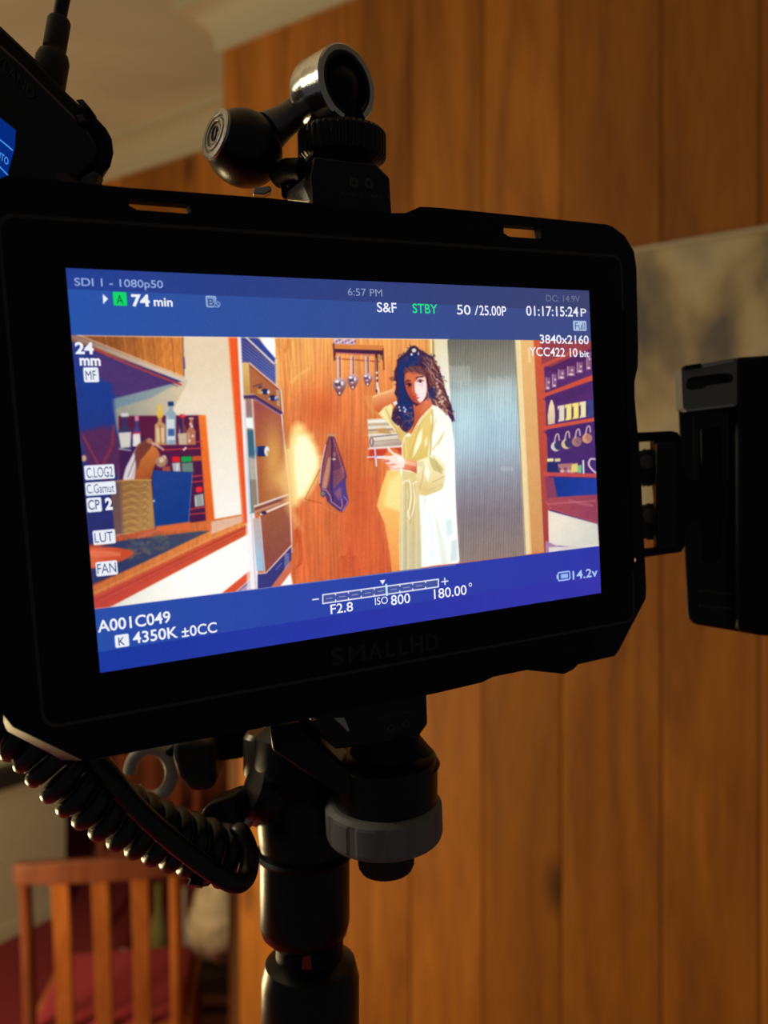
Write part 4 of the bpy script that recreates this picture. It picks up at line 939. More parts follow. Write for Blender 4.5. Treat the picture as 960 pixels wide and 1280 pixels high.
# hanging rail and ladles
poly([(417, 423), (444, 424), (444, 431), (417, 430)], (190, 170, 200), 1, .9)
for k in range(14): ell(419 + k * 1.9, 425 + (k % 3) * 1.6, 1.3, 1.0, ((110, 60, 120) if k % 2 else (240, 236, 244)), 0, .85)
poly([(415, 430), (480, 432), (480, 438), (416, 436)], (214, 132, 66), 1); poly([(417, 436), (479, 438), (479, 452), (475, 443), (420, 441), (418, 450)], (72, 34, 66), 1)
line([(418, 448), (474, 452)], 1.4, (160, 70, 40), .9); line([(417, 430), (418, 450)], 2.2, (100, 50, 60), .9); line([(479, 436), (480, 462)], 1.6, (110, 50, 40), .7); line([(420, 441), (470, 444)], 2.0, (190, 100, 110), .7)
poly([(473, 444), (478, 444), (478, 450), (474, 450)], (180, 130, 70), 1, .8)
for x, y, r_ in ((424.5, 481, 9), (441, 475.5, 7.6), (459.5, 473, 6.4)):
    line([(x - 2.4, 446), (x - 2.2, y - r_ + 1)], 1.6, (214, 206, 216)); line([(x + .6, 446), (x + 1, y - r_ + 1)], 1.5, (120, 80, 96)); line([(x + 2, 446), (x + 2.4, y - r_ + 1)], 1.0, (236, 220, 214), .8)
    poly([(x - r_, y - 1), (x - r_ * .6, y - r_ * .8), (x, y - r_), (x + r_ * .6, y - r_ * .8), (x + r_, y - 1), (x + r_ * .6, y + r_ * .8), (x, y + r_ * 1.6), (x - r_ * .6, y + r_ * .8)], ((206, 176, 176), (120, 74, 84), (x, y - r_), (x, y + r_)), 1, smooth=True)
    ell(x - r_ * .2, y - r_ * .1, r_ * .5, r_ * .42, (72, 48, 76), 20, .7); ell(x - r_ * .35, y - r_ * .45, r_ * .3, r_ * .2, (255, 250, 250)); ell(x + r_ * .35, y - r_ * .2, r_ * .18, r_ * .28, (250, 244, 244)); ell(x - r_ * .1, y + r_ * .35, r_ * .22, r_ * .16, (240, 226, 220), 0, .9); ell(x, y + r_ * 1.15, 1.1, 1.6, (245, 230, 225))
line([(470.5, 443), (470.8, 470), (471.5, 489)], 3.2, (96, 46, 50)); line([(470, 448), (470.5, 486)], 1.0, (220, 176, 160), .8)
for k in range(4): ell(471 + .3 * k, 466 + k * 6.5, 1.5, 1.4, (250, 244, 236), 0, .9)
line([(471.5, 480), (473.5, 491)], 2.6, (250, 236, 214), .9)
# towel
poly([(409, 542.5), (420, 542.5), (420, 545.5), (409, 545.5)], (196, 150, 104), .9)
TW = [(411, 545), (407, 556), (404, 572), (400.5, 590), (399, 605), (401, 612), (400.5, 619), (404, 622), (407, 620), (409, 627), (415, 632), (424, 639), (428, 640.5), (433, 633), (436, 627), (433.5, 616), (431.5, 605), (433.5, 595), (431, 584), (427, 572), (423, 560), (418, 546)]
poly(TW, ((118, 62, 82), (86, 56, 112), (415, 560), (425, 630)), 1.1)
poly([(412, 549), (406, 572), (401.5, 604), (405, 612), (411, 605), (414, 580), (414.5, 550)], (150, 84, 78), 1.4, .9)
poly([(410.5, 572), (405, 595), (402, 610), (408, 611), (412, 590), (413.5, 572)], (206, 148, 122), 2.2, .85); line([(407, 556), (402, 580), (399.5, 604)], 1.3, (240, 226, 226), .8)
line([(415, 548), (415, 585), (414, 608), (416, 624)], 2.2, (62, 40, 92), .8); line([(417, 550), (424, 572), (429, 590)], 1.2, (196, 130, 120), .7)
ell(417.5, 574, 2.2, 1.4, (244, 200, 176), 0, .9); ell(418, 568, 1.8, 3.2, (176, 116, 110), 0, .8)
for k in range(7): line([(417, 590 + k * 3.2), (424, 587 + k * 2.6), (430, 583 + k * 2.2)], 1.0, (196, 116, 92), .65, smooth=True)
poly([(415, 614), (424, 604), (432, 600), (433, 614), (436, 627), (430, 622), (427, 630), (418, 620)], (84, 66, 138), 1.2, .9); poly([(418, 616), (426, 608), (427, 620), (424, 626)], (156, 92, 110), 1.5, .8)
line([(403, 612), (408, 613), (413, 620), (414, 627), (426, 636), (428, 632), (427, 624)], 1.1, (224, 160, 176), .9); line([(430, 621), (435, 627), (428, 639)], 1.0, (206, 150, 190), .8)
ell(403.5, 617, 2.8, 2.8, (116, 124, 112), 0, .95); poly([(420, 556), (427, 568), (430, 580), (424, 570)], (196, 60, 30), 3, .4)
# foil and paper dispenser
poly([(459, 524), (506, 521), (508, 558), (462, 561)], (222, 206, 186), .9)
for y, c in ((527, (250, 246, 238)), (531, (180, 160, 136)), (535, (238, 226, 206)), (538, (150, 124, 108)), (541, (210, 180, 130)), (544, (238, 226, 210))):
    line([(461, y), (485, y - 1), (506, y - 3)], 2.4, c, .85)
poly([(468, 536), (482, 535), (490, 543), (474, 541)], (196, 148, 92), 2, .9)
poly([(463, 547), (504, 543), (506, 556), (464, 559)], ((236, 226, 210), (176, 156, 140), (480, 546), (482, 557)), .9); line([(467, 546), (505, 542.5)], 1.0, (70, 60, 80), .9)
line([(466, 552), (505, 549)], 1.4, (150, 128, 112), .6)
ell(464.5, 552, 2.5, 6.4, (90, 70, 90)); ell(464.5, 552, 1.3, 4.8, (226, 206, 186)); line([(461, 561), (506, 558)], 2, (246, 240, 232))
poly([(462, 562), (506, 559), (504, 572), (496, 562), (486, 560), (478, 572), (462, 575)], (190, 50, 44), 3, .8)
# lit wall area beside her gown and the curved shadow edge
poly([(484, 588), (503, 586), (504, 712), (490, 716), (487, 690), (481, 655), (471, 632), (476, 612)], ((255, 206, 120), (238, 156, 82), (485, 600), (492, 712)), 1.6)
poly([(488, 600), (502, 590), (502, 640), (480, 632), (484, 610)], (255, 232, 160), 6, .8)
poly([(450, 600), (476, 590), (472, 612), (468, 632), (478, 655), (486, 700), (487, 716), (430, 722), (430, 660)], (206, 88, 54), 6, .45)
# door frame, fluted glass door, second frame
poly([(536, 410), (544, 410), (546, 520), (538, 520)], (232, 186, 116), 1.2); line([(541, 412), (543, 520)], 1.6, (120, 120, 110), .8); line([(538.5, 412), (541, 500)], 1.4, (255, 246, 206), .9)
poly([(543, 410), (559, 410), (575, 704), (550, 706)], ((226, 216, 178), (250, 252, 252), (550, 425), (556, 520)), 1.0)
def glassc(u, v):
    kx = [(425, (112, 110, 100)), (445, (134, 130, 116)), (470, (150, 152, 142)), (490, (176, 196, 196)), (525, (178, 208, 218)), (560, (172, 194, 208)), (600, (150, 152, 162)), (640, (136, 124, 132)), (700, (148, 128, 120))]
    t = v + (u - 600) * .10; o = np.stack([np.interp(t, [k[0] for k in kx], [k[1][c] for k in kx]) for c in range(3)], -1) / 255
    o = o * (1 + .07 * np.sin(u * 2.0 + v * .05) + .10 * (fbm(u * .9, v * .02, 50, 3) - .5))[..., None]
    br_ = np.exp(-((u - 580) / 16) ** 2 - ((v - 530) / 45) ** 2)[..., None] * .35; o = o * (1 - br_) + hx((214, 240, 244)) * br_
    return np.clip(o, 0, 1)
poly([(558.5, 410), (643, 410), (657, 694), (573, 704)], glassc, .9)
for k in range(14):
    x = 562 + k * 1.9; line([(x, 457 + (k % 3)), (x + .5, 476 + (k * 5) % 9)], .9, (226, 232, 228), .5)
for k in range(16):
    x = 610 + k * 1.9; line([(x, 470 + (k * 7) % 6), (x + .8, 500 + (k * 11) % 30)], .9, (226, 234, 236), .45)
for k in range(40):
    x = 562 + k * 2.1; line([(x, 425), (x + 13, 700)], .7, (90, 90, 96), .16)
for k in range(8): line([(626 + k * 2, 584), (627 + k * 2, 588)], .9, (226, 226, 230), .5)
poly([(642.5, 410), (652, 410), (665, 692), (656, 694)], (236, 214, 164), .9); poly([(649, 410), (670, 410), (683, 690), (663, 692)], ((230, 184, 122), (206, 150, 92), (660, 430), (672, 690)), 1.0)
line([(643.5, 425), (657, 694)], 1.4, (120, 106, 96), .6); line([(650, 425), (664, 692)], 1.0, (250, 236, 200), .7); line([(661, 436), (662, 452)], 1.8, (250, 226, 170), .9); line([(667.5, 425), (681, 690)], 1.2, (160, 100, 70), .8)
# shelving at the right
poly([(668, 410), (756, 410), (756, 700), (682, 700)], ((96, 48, 104), (70, 44, 112), (690, 440), (735, 600)), 1)
poly([(667, 410), (678, 410), (690, 700), (681, 700)], ((206, 92, 58), (160, 62, 70), (672, 430), (684, 690)), 1.0)
poly([(675, 425), (700, 425), (742, 426), (742, 440), (697, 462), (677, 456)], (150, 66, 76), 1.5); line([(677, 458), (720, 438)], 4, (196, 84, 70)); poly([(680, 462), (738, 436), (740, 446), (696, 466)], (84, 40, 92), 2)
poly([(677, 493), (742, 468), (742, 475), (677, 497.5)], (206, 82, 64), .9); poly([(679, 499), (742, 477), (742, 488), (690, 505)], (80, 44, 104), 2)
poly([(678, 533), (743, 522), (743, 526.5), (679, 537.5)], (210, 86, 68), .9); poly([(680, 539), (743, 528), (743, 537), (690, 552)], (74, 40, 106), 2)
poly([(679, 590), (746, 592), (746, 597), (679, 595)], (196, 76, 78), .9)
poly([(681, 596), (692, 597), (697, 622), (684, 624)], (136, 64, 92), 1.5); poly([(692, 597), (746, 598), (747, 622), (697, 622)], ((28, 56, 140), (36, 62, 160), (695, 600), (742, 615)), 1.2)
# glasses
for x, y, h, w_ in ((685, 487, 15, 5), (693, 484, 16, 5), (702, 474, 12, 8), (714, 470, 12, 9), (725, 466, 13, 7), (736, 462, 22, 5)):
    poly([(x - w_ / 2, y - h), (x + w_ / 2, y - h), (x + w_ / 2, y), (x - w_ / 2, y)], (196, 140, 150), 1.5, .5)
    line([(x - w_ / 2, y - h), (x - w_ / 2, y)], .8, (236, 206, 210), .8); ell(x, y - 2, w_ * .35, 1.3, (255, 240, 240), 0, .8); ell(x + 1, y - h * .6, 1.2, 1.4, (255, 240, 240), 0, .7)
# vase and cups
poly([(685, 531), (684.5, 520), (686, 508), (688.5, 500), (690.5, 500), (693, 508), (694, 520), (693.5, 529.5)], ((236, 214, 176), (214, 190, 160), (686, 510), (693, 525)), 1, smooth=False)
for k, (x, c) in enumerate(((697, (226, 214, 190)), (706, (240, 222, 140)), (715, (244, 224, 128)), (724, (236, 226, 180)), (733, (60, 70, 130)))):
    y = 527.5 - k * 1.6
    poly([(x, y - 20), (x + 8.4, y - 21.5), (x + 8.4, y - 1.5), (x + .5, y)], c, .9)
    poly([(x - .5, y - 14), (x + 2, y - 17), (x + 2, y - 4), (x, y)], (60, 50, 90), 1, .85)
# hanging mugs
for x, y, c in ((694, 558, (214, 206, 200)), (707, 555, (226, 190, 150)), (720, 552, (176, 120, 120)), (733, 548, (214, 150, 120))):
    ell(x + 1, y, 6.4, 6.2, c, -20); ell(x + 3.5, y - 1, 4.6, 5.6, (54, 50, 100), -20, .95 if x < 712 else .25); line([(x - 1, y - 5), (x + 1, y - 14), (x + 4, y - 15), (x + 5, y - 8)], 1.7, (226, 200, 190), .9, smooth=True)
# small packets
lrect(688, 575, 8, 4, (232, 226, 160), 1); lrect(697, 575, 7, 4, (220, 206, 150), 1); poly([(684, 578), (700, 578), (700, 590), (684, 590)], (40, 46, 100), 1)
poly([(697, 580), (716, 579), (720, 590), (700, 591)], (176, 120, 120), 1.2)
for k in range(5): ell(699 + k * 4, 586 + (k % 2) * 3, 2, 1.8, (226, 196, 196) if k % 2 else (110, 66, 110), 0, .8)
poly([(715, 580), (722, 579), (724, 590), (713, 591)], (226, 196, 120), 1); poly([(722, 582), (727, 581), (727, 591), (722, 591)], (120, 190, 140), 1); line([(729, 576), (729.5, 591)], 2.2, (226, 220, 220)); line([(744, 574), (738, 574), (736, 581), (741, 588), (745, 591)], 2, (236, 210, 214), 1, smooth=True)
# counter
poly([(680, 624), (700, 621), (747, 618), (748, 654), (686, 636)], ((166, 74, 84), (150, 66, 92), (690, 630), (740, 640)), 1.1); line([(686, 630), (744, 626)], 2, (206, 120, 130), .5); line([(712, 626), (740, 632)], 3, (196, 116, 130), .5, 2)
line([(682, 626), (688, 636), (747, 654)], 1.2, (220, 100, 90), .6)
poly([(685, 638), (747, 655), (749, 684), (686, 682)], ((232, 222, 206), (206, 206, 196), (700, 650), (740, 680)), 1.0)
poly([(682, 676), (704, 686), (686, 694), (682, 694)], (170, 130, 160), 1); poly([(686, 684), (750, 681), (750, 692), (686, 694)], (226, 220, 212), 1, .9)

# ---- the woman ---------------------------------------------------------
SK = ((236, 168, 120), (206, 108, 66))
# raised arm and elbow behind the head
poly([(497, 478), (489, 486), (478, 490), (468, 494), (464.5, 499), (466, 506), (471, 513), (476, 517), (482, 510), (490, 506), (497, 503), (501, 488)], ((240, 172, 112), (198, 92, 50), (476, 492), (482, 513)), 1.0, smooth=True)
poly([(455, 495), (466, 493), (465, 502), (468, 512), (474, 518), (466, 520), (458, 505)], (236, 160, 92), 3, .5); line([(466, 496), (474, 493), (490, 488)], 1.6, (255, 216, 160), .7)
ell(516, 439, 6, 5, (250, 240, 220)); ell(514, 438, 8, 6, (250, 216, 170), 0, .5)
# hair mass
HAIR = [(513, 433), (518, 432), (523, 436), (529, 439), (535, 443), (541, 446), (543, 453), (548, 459), (550, 467), (553, 472), (554, 480), (557, 488), (560, 497), (564, 506), (566, 515), (568, 524), (566, 528), (561, 520), (555, 514), (549, 508), (543, 506), (537, 508), (530, 504),
        (522, 512), (521, 520), (518, 528), (513, 536), (508, 541), (503, 538), (499, 532), (493, 529), (489, 524), (491, 514), (495, 506), (497, 498), (493, 492), (495, 484), (492.5, 474), (493, 464), (496, 456), (496, 450), (501, 445), (506, 442), (510, 437)]
poly(HAIR, (62, 40, 74), 1.3)
poly([(497, 462), (503, 448), (514, 442), (526, 444), (520, 462), (506, 470), (505, 485), (510, 500), (519, 512), (520, 522), (512, 536), (504, 530), (498, 510), (500, 490)], (32, 50, 110), 3.5, .9)
poly([(527, 444), (540, 450), (548, 466), (553, 484), (562, 505), (560, 512), (548, 502), (538, 500), (538, 470)], (132, 76, 62), 3, .8)
def curl(x, y, r_, c, a=.8, w_=1.0):
    a0 = rng.uniform(0, 6.28); n_ = 7; s = rng.choice([-1, 1])
    line([(x + r_ * (1 - k * .08) * math.cos(a0 + s * k * .62), y + r_ * .9 * (1 - k * .08) * math.sin(a0 + s * k * .62)) for k in range(n_)], w_, c, a, 1.0)
for k in range(90):                                        # right side curls, lit
    t = rng.uniform(0, 1); cx = 536 + 20 * t + rng.normal(0, 3.4); cy = 456 + 60 * t ** 1.1 + rng.normal(0, 4)
    c = [(176, 110, 84), (96, 52, 60), (206, 150, 120), (70, 36, 60), (226, 180, 150), (140, 80, 60)][rng.randint(6)]
    curl(cx, cy, rng.uniform(1.4, 3.2), c, .75, rng.uniform(.7, 1.3))
for k in range(70):                                         # long wavy strands on the lit side
    x0_, y0_ = rng.uniform(530, 545), rng.uniform(446, 486); ln_ = rng.uniform(18, 42); ph = rng.uniform(0, 6.3); am = rng.uniform(1.0, 2.4)
    pts_ = [(x0_ + (.18 + .34 * q / 9) * ln_ * q / 9 * 1.1 + am * math.sin(ph + q * 1.5), y0_ + ln_ * q / 9) for q in range(10)]
    pts_ = [p_ for p_ in pts_ if p_[0] < 545 + (p_[1] - 450) * .36]
    if len(pts_) > 2: line(pts_, rng.uniform(.7, 1.5), [(196, 132, 104), (80, 42, 58), (226, 178, 150), (60, 32, 60), (150, 92, 74), (120, 66, 60)][rng.randint(6)], .7, smooth=True)
for k in range(26):
    t = rng.uniform(.3, 1); ell(540 + 18 * t + rng.normal(0, 2.5), 458 + 60 * t + rng.normal(0, 4), rng.uniform(.8, 1.6), rng.uniform(.8, 1.8), (240, 206, 184), rng.uniform(0, 90), .7)
for k in range(42):                                         # lower left curls
    cx = rng.uniform(491, 516); cy = rng.uniform(508, 537); c = [(150, 84, 76), (52, 36, 80), (196, 120, 100), (112, 60, 80)][rng.randint(4)]
    if cy > 540 - abs(cx - 508) * .8: continue
    curl(cx, cy, rng.uniform(1.4, 2.8), c, .7, .9)
for k in range(46):                                         # crown and edges
    i = rng.randint(len(HAIR)); x, y = HAIR[i]; curl(x + rng.normal(0, 1.2), y + rng.normal(0, 1.2), rng.uniform(1.5, 3), [(70, 42, 66), (120, 64, 56), (90, 52, 60)][rng.randint(3)], .8, .9)
for k in range(30):
    curl(rng.uniform(502, 540), rng.uniform(444, 458), rng.uniform(1.5, 3), [(84, 60, 96), (110, 70, 84), (50, 44, 96)][rng.randint(3)], .6, .9)
line([(512, 441), (513, 435), (519, 433), (523, 437), (521, 443)], 1.3, (50, 36, 60), .95, smooth=True); ell(517.5, 438, 2.8, 2.6, (252, 236, 214), 0, .9); ell(514.5, 443, 1.3, 1.6, (255, 250, 245)); ell(523, 442, 1, 2, (250, 226, 214), 0, .8)
for x, y in ((499, 509), (500, 513), (505, 509.5), (507, 512), (506, 514.5)): ell(x, y, 1.1, 1.3, (235, 240, 255), 0, .95)
poly([(491, 503), (496, 501), (497, 505), (493, 507)], (252, 246, 240), 1, .9); ell(494, 478, 1.2, 1.8, (250, 200, 170), 0, .9)
# neck and chest
poly([(516, 503), (520, 508), (528, 503), (536, 496), (539, 503), (543, 507), (536, 510), (529, 517), (524, 523), (519, 532), (514, 543), (517, 530), (518, 520)], ((216, 118, 78), (190, 78, 50), (535, 502), (517, 535)), 1.1)
poly([(530, 503), (538, 497), (540, 505), (533, 511), (526, 517)], (226, 128, 92), 2, .7)
# face
FACE = [(506, 466), (512, 463.5), (520, 465), (529, 467), (532.5, 471), (533.8, 480), (534.2, 488), (533, 495), (530, 500), (527, 504), (523, 505), (519, 503.5), (514.5, 500), (510.5, 494), (507.5, 487), (505.5, 479), (504.6, 472)]
poly(FACE, ((206, 100, 70), (184, 72, 50), (508, 470), (514, 500)), 1.0, smooth=True)
poly([(517.5, 478), (520, 476), (522, 472), (527, 469.5), (532, 473), (533.2, 481), (533.6, 488), (532.4, 495), (529.5, 500), (526.5, 503), (524, 503.2), (522, 500), (520, 496.5), (521.5, 494), (519, 491), (518, 486)], (252, 228, 224), 1.2)
poly([(507, 467), (516, 466.5), (522, 468), (527, 470), (522, 473), (519, 478), (515, 479), (508, 474)], (222, 122, 80), 2.0, .8)
poly([(522, 468.5), (531, 470.5), (532.5, 476), (526, 474)], (244, 206, 186), 1.6, .8)
poly([(515, 478), (518, 477), (518.5, 486), (517.5, 492), (519.5, 494.5), (516.5, 493.5), (514.8, 489)], (226, 132, 96), 1.4, .8)
line([(516.8, 478), (517.2, 486), (516.2, 491.2)], 1.0, (150, 54, 44), .55); ell(519.5, 493.6, 2.0, .8, (216, 120, 110), 0, .7)
# brows, eyes
line([(506.8, 478.0), (509.5, 475.6), (513, 476.0)], 1.5, (74, 34, 46), .95, smooth=True); line([(520.2, 473.0), (523, 471.2), (528.5, 470.8)], 1.6, (74, 34, 46), .95, smooth=True)
poly([(507.8, 481.4), (510.2, 478.9), (513.8, 479.4), (514.8, 481.4), (511.6, 483.6)], (96, 44, 60), .9); ell(511.6, 481.2, 1.9, 1.7, (40, 24, 44)); ell(509.6, 481.7, .8, .7, (214, 170, 160), 0, .8)
line([(507.4, 480.6), (510.2, 478.5), (514.6, 479.8)], .8, (60, 24, 34), .8, smooth=True); line([(508.5, 484.4), (512, 485.2), (515, 483.6)], .7, (140, 56, 46), .6)
poly([(521.6, 477.2), (524.2, 474.8), (527.8, 475.0), (529.4, 477), (526.2, 479)], (226, 190, 196), .9); ell(525.2, 476.6, 1.8, 1.7, (92, 50, 70)); ell(525.2, 476.4, .9, .9, (44, 26, 46))
line([(521.2, 477.2), (524.2, 474.3), (529.6, 476.2)], .9, (90, 40, 50), .9, smooth=True); line([(523, 481), (527, 480.6), (529, 479)], .8, (206, 150, 176), .7); ell(528, 482.5, 2.2, 1.2, (216, 190, 220), -20, .6)
# lips
poly([(518.4, 497.2), (520.6, 496), (522.6, 496.2), (524.2, 496.8), (522.4, 498.8), (520.2, 499.2)], (222, 108, 124), .9); line([(518.6, 497.4), (521, 497.3), (524, 496.9)], .7, (170, 50, 70), .9)
line([(520, 501.5), (523.5, 500.8)], .8, (214, 150, 140), .7); ell(516, 499, 1.6, 1.2, (166, 60, 44), 0, .5)
# fringe over the forehead
poly([(504, 470), (505, 462), (512, 458), (524, 457), (534, 463), (536, 474), (532, 471), (526, 467.5), (518, 465), (511, 464.5), (507, 467)], (112, 62, 64), 1.5, .95)
for k in range(8): line([(506 + k * 3, 459 + (k % 2)), (510 + k * 3, 463 + k * .3), (514 + k * 2.8, 467 + k * .3)], .8, [(160, 100, 90), (70, 40, 70), (140, 96, 76)][k % 3], .7, smooth=True)
line([(533.5, 468), (535.5, 480), (536, 492), (534, 500)], 2.4, (66, 34, 64), .9, smooth=True); line([(535, 490), (535.5, 496), (533, 502)], 1, (244, 200, 170), .8)
line([(505, 468), (504.5, 478), (507, 489), (511, 497), (517, 505)], 2.0, (30, 44, 100), .85, smooth=True)
poly([(536, 486), (544, 484), (545, 496), (540, 500), (536, 496)], (40, 44, 98), 3, .75)
# gown: raised sleeve
poly([(473, 517), (480, 509), (489, 504.5), (491, 508), (489, 524), (494, 530), (500, 535), (505, 540), (511, 541), (506, 548), (504, 556), (500, 550), (495, 540), (488, 532), (480, 524)], ((246, 226, 160), (222, 190, 116), (480, 515), (500, 540)), 1.1)
line([(482, 511), (490, 528), (500, 546)], 1.4, (196, 156, 90), .7); line([(478, 514), (486, 528), (494, 538)], 1.4, (255, 246, 206), .8); line([(487, 507), (489, 520)], 1, (255, 244, 200), .7)
# body of the gown
GOWN = [(541, 506), (548, 509), (555, 515), (561, 524), (565, 534), (567, 546), (568.5, 560), (569, 585), (569.5, 615), (571, 650), (573, 680), (574.5, 702), (500, 714), (499, 680), (500, 640), (501, 610), (503, 600), (500, 590), (502, 570), (502, 556), (505, 546), (511, 541), (514, 543), (519, 533), (525, 523), (531, 516)]
poly(GOWN, ((255, 253, 236), (252, 254, 252), (545, 520), (555, 700)), 1.0)
poly([(513, 545), (519, 534), (527, 521), (536, 511), (541, 509), (538, 522), (540, 535), (536, 560), (534, 577), (522, 580), (503, 580), (503, 556), (506, 546)], ((232, 206, 128), (222, 192, 110), (525, 520), (512, 575)), 1.8)
poly([(522, 545), (528, 535), (527, 552), (520, 566), (516, 572), (518, 560)], (255, 248, 210), 1.6); poly([(531, 551), (534, 545), (534, 555), (531, 560)], (252, 240, 196), 1.4)
line([(540, 512), (541, 525), (539, 545), (538, 565), (536, 574)], 2.2, (206, 172, 100), .85, smooth=True); line([(530, 518), (524, 534), (518, 552), (512, 570)], 1.2, (196, 160, 90), .6, smooth=True)
line([(545, 523), (541, 540)], 1.2, (222, 196, 140), .8); line([(555, 541), (546, 555), (541, 562)], 2.2, (226, 204, 146), .8, 1.6); line([(553, 545), (548, 556)], 1.2, (206, 180, 116), .7)
line([(543, 508), (536, 514), (529, 521), (523, 531)], 1.2, (255, 250, 226), .9); line([(506, 548), (508, 565), (507, 578)], 1.0, (250, 236, 180), .7)
# lower skirt, cream left panel with soft folds
poly([(503, 588), (524, 592), (524, 620), (526, 660), (527, 712), (500, 714), (499, 680), (500, 640), (501, 610)], ((226, 206, 146), (206, 194, 158), (510, 600), (512, 705)), 2.2)
for x, c, a_ in ((503, (244, 236, 200), .8), (507.5, (176, 160, 120), .6), (511, (238, 226, 180), .6), (517, (186, 168, 120), .5), (521, (236, 222, 170), .6)):
    line([(x, 600), (x - .5, 650), (x - .5, 712)], 1.3, c, a_, 1.4)
poly([(524, 620), (534, 625), (534, 660), (528, 700), (526, 660)], (238, 244, 240), 2.5, .7)
poly([(542, 640), (547, 650), (556, 680), (560, 704), (552, 706), (548, 680)], (222, 230, 214), 3, .7); poly([(557, 650), (565, 648), (566, 668), (558, 672)], (190, 220, 218), 4, .6); poly([(564, 676), (571, 674), (572, 700), (563, 702)], (196, 214, 214), 3, .7)
poly([(535, 640), (540, 640), (545, 700), (536, 706)], (226, 240, 244), 3, .6); line([(530, 618), (532, 628)], 1, (200, 200, 190), .6)
# belt loops
line([(503, 605), (507, 601), (512, 602), (514, 612), (513, 630), (510, 640), (512, 648), (516, 640), (518, 622), (516, 606), (521, 602)], 1.6, (252, 244, 214), .95, smooth=True)
line([(510, 604), (511.5, 618), (510, 636)], 1.0, (176, 150, 96), .7); line([(515, 606), (516.5, 622), (514, 640), (513, 655)], 1.0, (176, 150, 96), .7)
# sleeve in front with a stitched hem
poly([(520, 577), (530, 573), (540, 568), (549, 572), (556, 580), (556, 600), (553, 611), (543, 615), (531, 619), (524, 617), (522, 602), (519, 590)], ((250, 240, 196), (226, 200, 140), (535, 575), (528, 612)), 1.2)
poly([(536, 570), (546, 576), (554, 586), (552, 592), (542, 588), (538, 580)], (196, 182, 120), 1.6, .8); poly([(532, 578), (538, 590), (535, 602), (530, 592)], (255, 252, 232), 1.5, .9)
line([(530, 583), (528, 600), (524, 612)], 1.2, (196, 160, 96), .6); line([(522, 578), (523, 590)], 2.2, (250, 244, 216), .9); line([(542, 570), (546, 582), (552, 592)], 1.0, (180, 160, 100), .6)
for k in range(7): line([(521 + k * 1.3, 578 - k * .2), (521.3 + k * 1.3, 583 - k * .2)], .7, (196, 176, 130), .7)
for k in range(16): ell(541 + k * .95, 602.5 - k * .45, .55, .55, (180, 170, 130), 0, .8)
for k in range(14): ell(536 + k * 1.3, 612.5 - k * .6, .5, .5, (190, 180, 140), 0, .6)
line([(524, 618), (533, 619), (549, 613), (554, 606)], 1.0, (206, 180, 120), .8)
# forearm and pointing hand
poly([(503, 574), (512, 575), (521, 577), (521, 592), (512, 588), (503, 587)], ((240, 170, 130), (206, 98, 70), (510, 575), (516, 590)), 1.0)
poly([(505, 575), (520, 578), (520, 583), (506, 580)], (250, 196, 160), 1.4, .8)
poly([(484, 561), (484.5, 558.5), (487, 560), (491, 565), (497, 567.5), (503, 570), (507, 576), (505, 584), (499, 588), (490, 588.5), (486, 585), (484, 580), (480, 578.5), (477.5, 575), (482, 574), (478, 573.5), (468, 573.2), (468.5, 571.4), (482, 570.6), (492, 568.8), (488, 566)], (253, 226, 214), .9)
poly([(476.5, 574), (487, 574.5), (488, 577), (480, 579), (477, 576.5)], (226, 140, 110), .9, .9); poly([(484, 580), (492, 578.5), (498, 581), (490, 583), (486, 584.5)], (240, 176, 150), 1.2, .8); line([(486, 584), (494, 586.5), (500, 585)], .9, (206, 110, 90), .8)
line([(479, 577), (486, 577)], .8, (176, 70, 56), .8); line([(485, 581.6), (493, 580.8)], .8, (206, 110, 90), .8); ell(500, 574, 4, 3, (255, 244, 236), 20, .8)
# centre cross of the camera picture
line([(459.5, 571.5), (482, 570.4)], 1.7, (226, 226, 246)); line([(468.6, 561), (470.6, 582.5)], 1.7, (226, 226, 246)); ell(469.7, 571, 1.2, 1.2, (150, 170, 240))

# ---- soften the picture like a sharp but compressed video feed
def blur(A, n=1):
    for _ in range(n):
        A = (np.roll(A, 1, 0) + 2 * A + np.roll(A, -1, 0)) / 4; A = (np.roll(A, 1, 1) + 2 * A + np.roll(A, -1, 1)) / 4
    return A
KEEP = IMG.copy(); tex = (fbm(U * .7, V * .7, 60, 3) - .5)[..., None] * .10 + (fbm(U * .12, V * .12, 61, 3) - .5)[..., None] * .08
lum = IMG.mean(-1, keepdims=True); IMG = np.clip(blur(IMG, 2) * (1 + tex * (1.2 - lum)), 0, 1)
small = blur(IMG[::4, ::4], 8); big = np.repeat(np.repeat(small, 4, 0), 4, 1)[:PH, :PW]; big = blur(big, 6)
IMG = np.clip(IMG + .10 * np.clip(big - .55, 0, 1), 0, 1)

# ---- menu bars -----------------------------------------------------------
def linev(p, q): return q[1] - (q[1] - p[1]) / (q[0] - p[0]) * (q[0] - U) - V      # >0: above the line
top = linev((88, 419), (740, 426)); bot = -linev((118, 761.5), (749, 682.5))
left = (U - (92 + (V - 419) * .080))
def bar(m, c0, c1):
    t = np.clip((U - 100) / 640, 0, 1)[..., None]; c = hx(c0) * (1 - t) + hx(c1) * t
    IMG[:] = IMG * (1 - m[..., None]) + c * m[..., None]
bar(np.clip(.5 + top, 0, 1), (44, 84, 168), (66, 76, 132)); bar(np.clip(.5 + linev((86, 361.5), (738, 389)), 0, 1), (38, 64, 146), (62, 68, 112))
bar(np.clip(.5 + bot, 0, 1), (42, 80, 166), (50, 56, 168)); bar(np.clip(.5 - linev((120, 815.5), (749, 718)), 0, 1), (28, 56, 158), (56, 54, 170))
line([(96, 419.5), (180, 420.8), (300, 422), (560, 424.5)], 1.2, (250, 226, 206), .6)
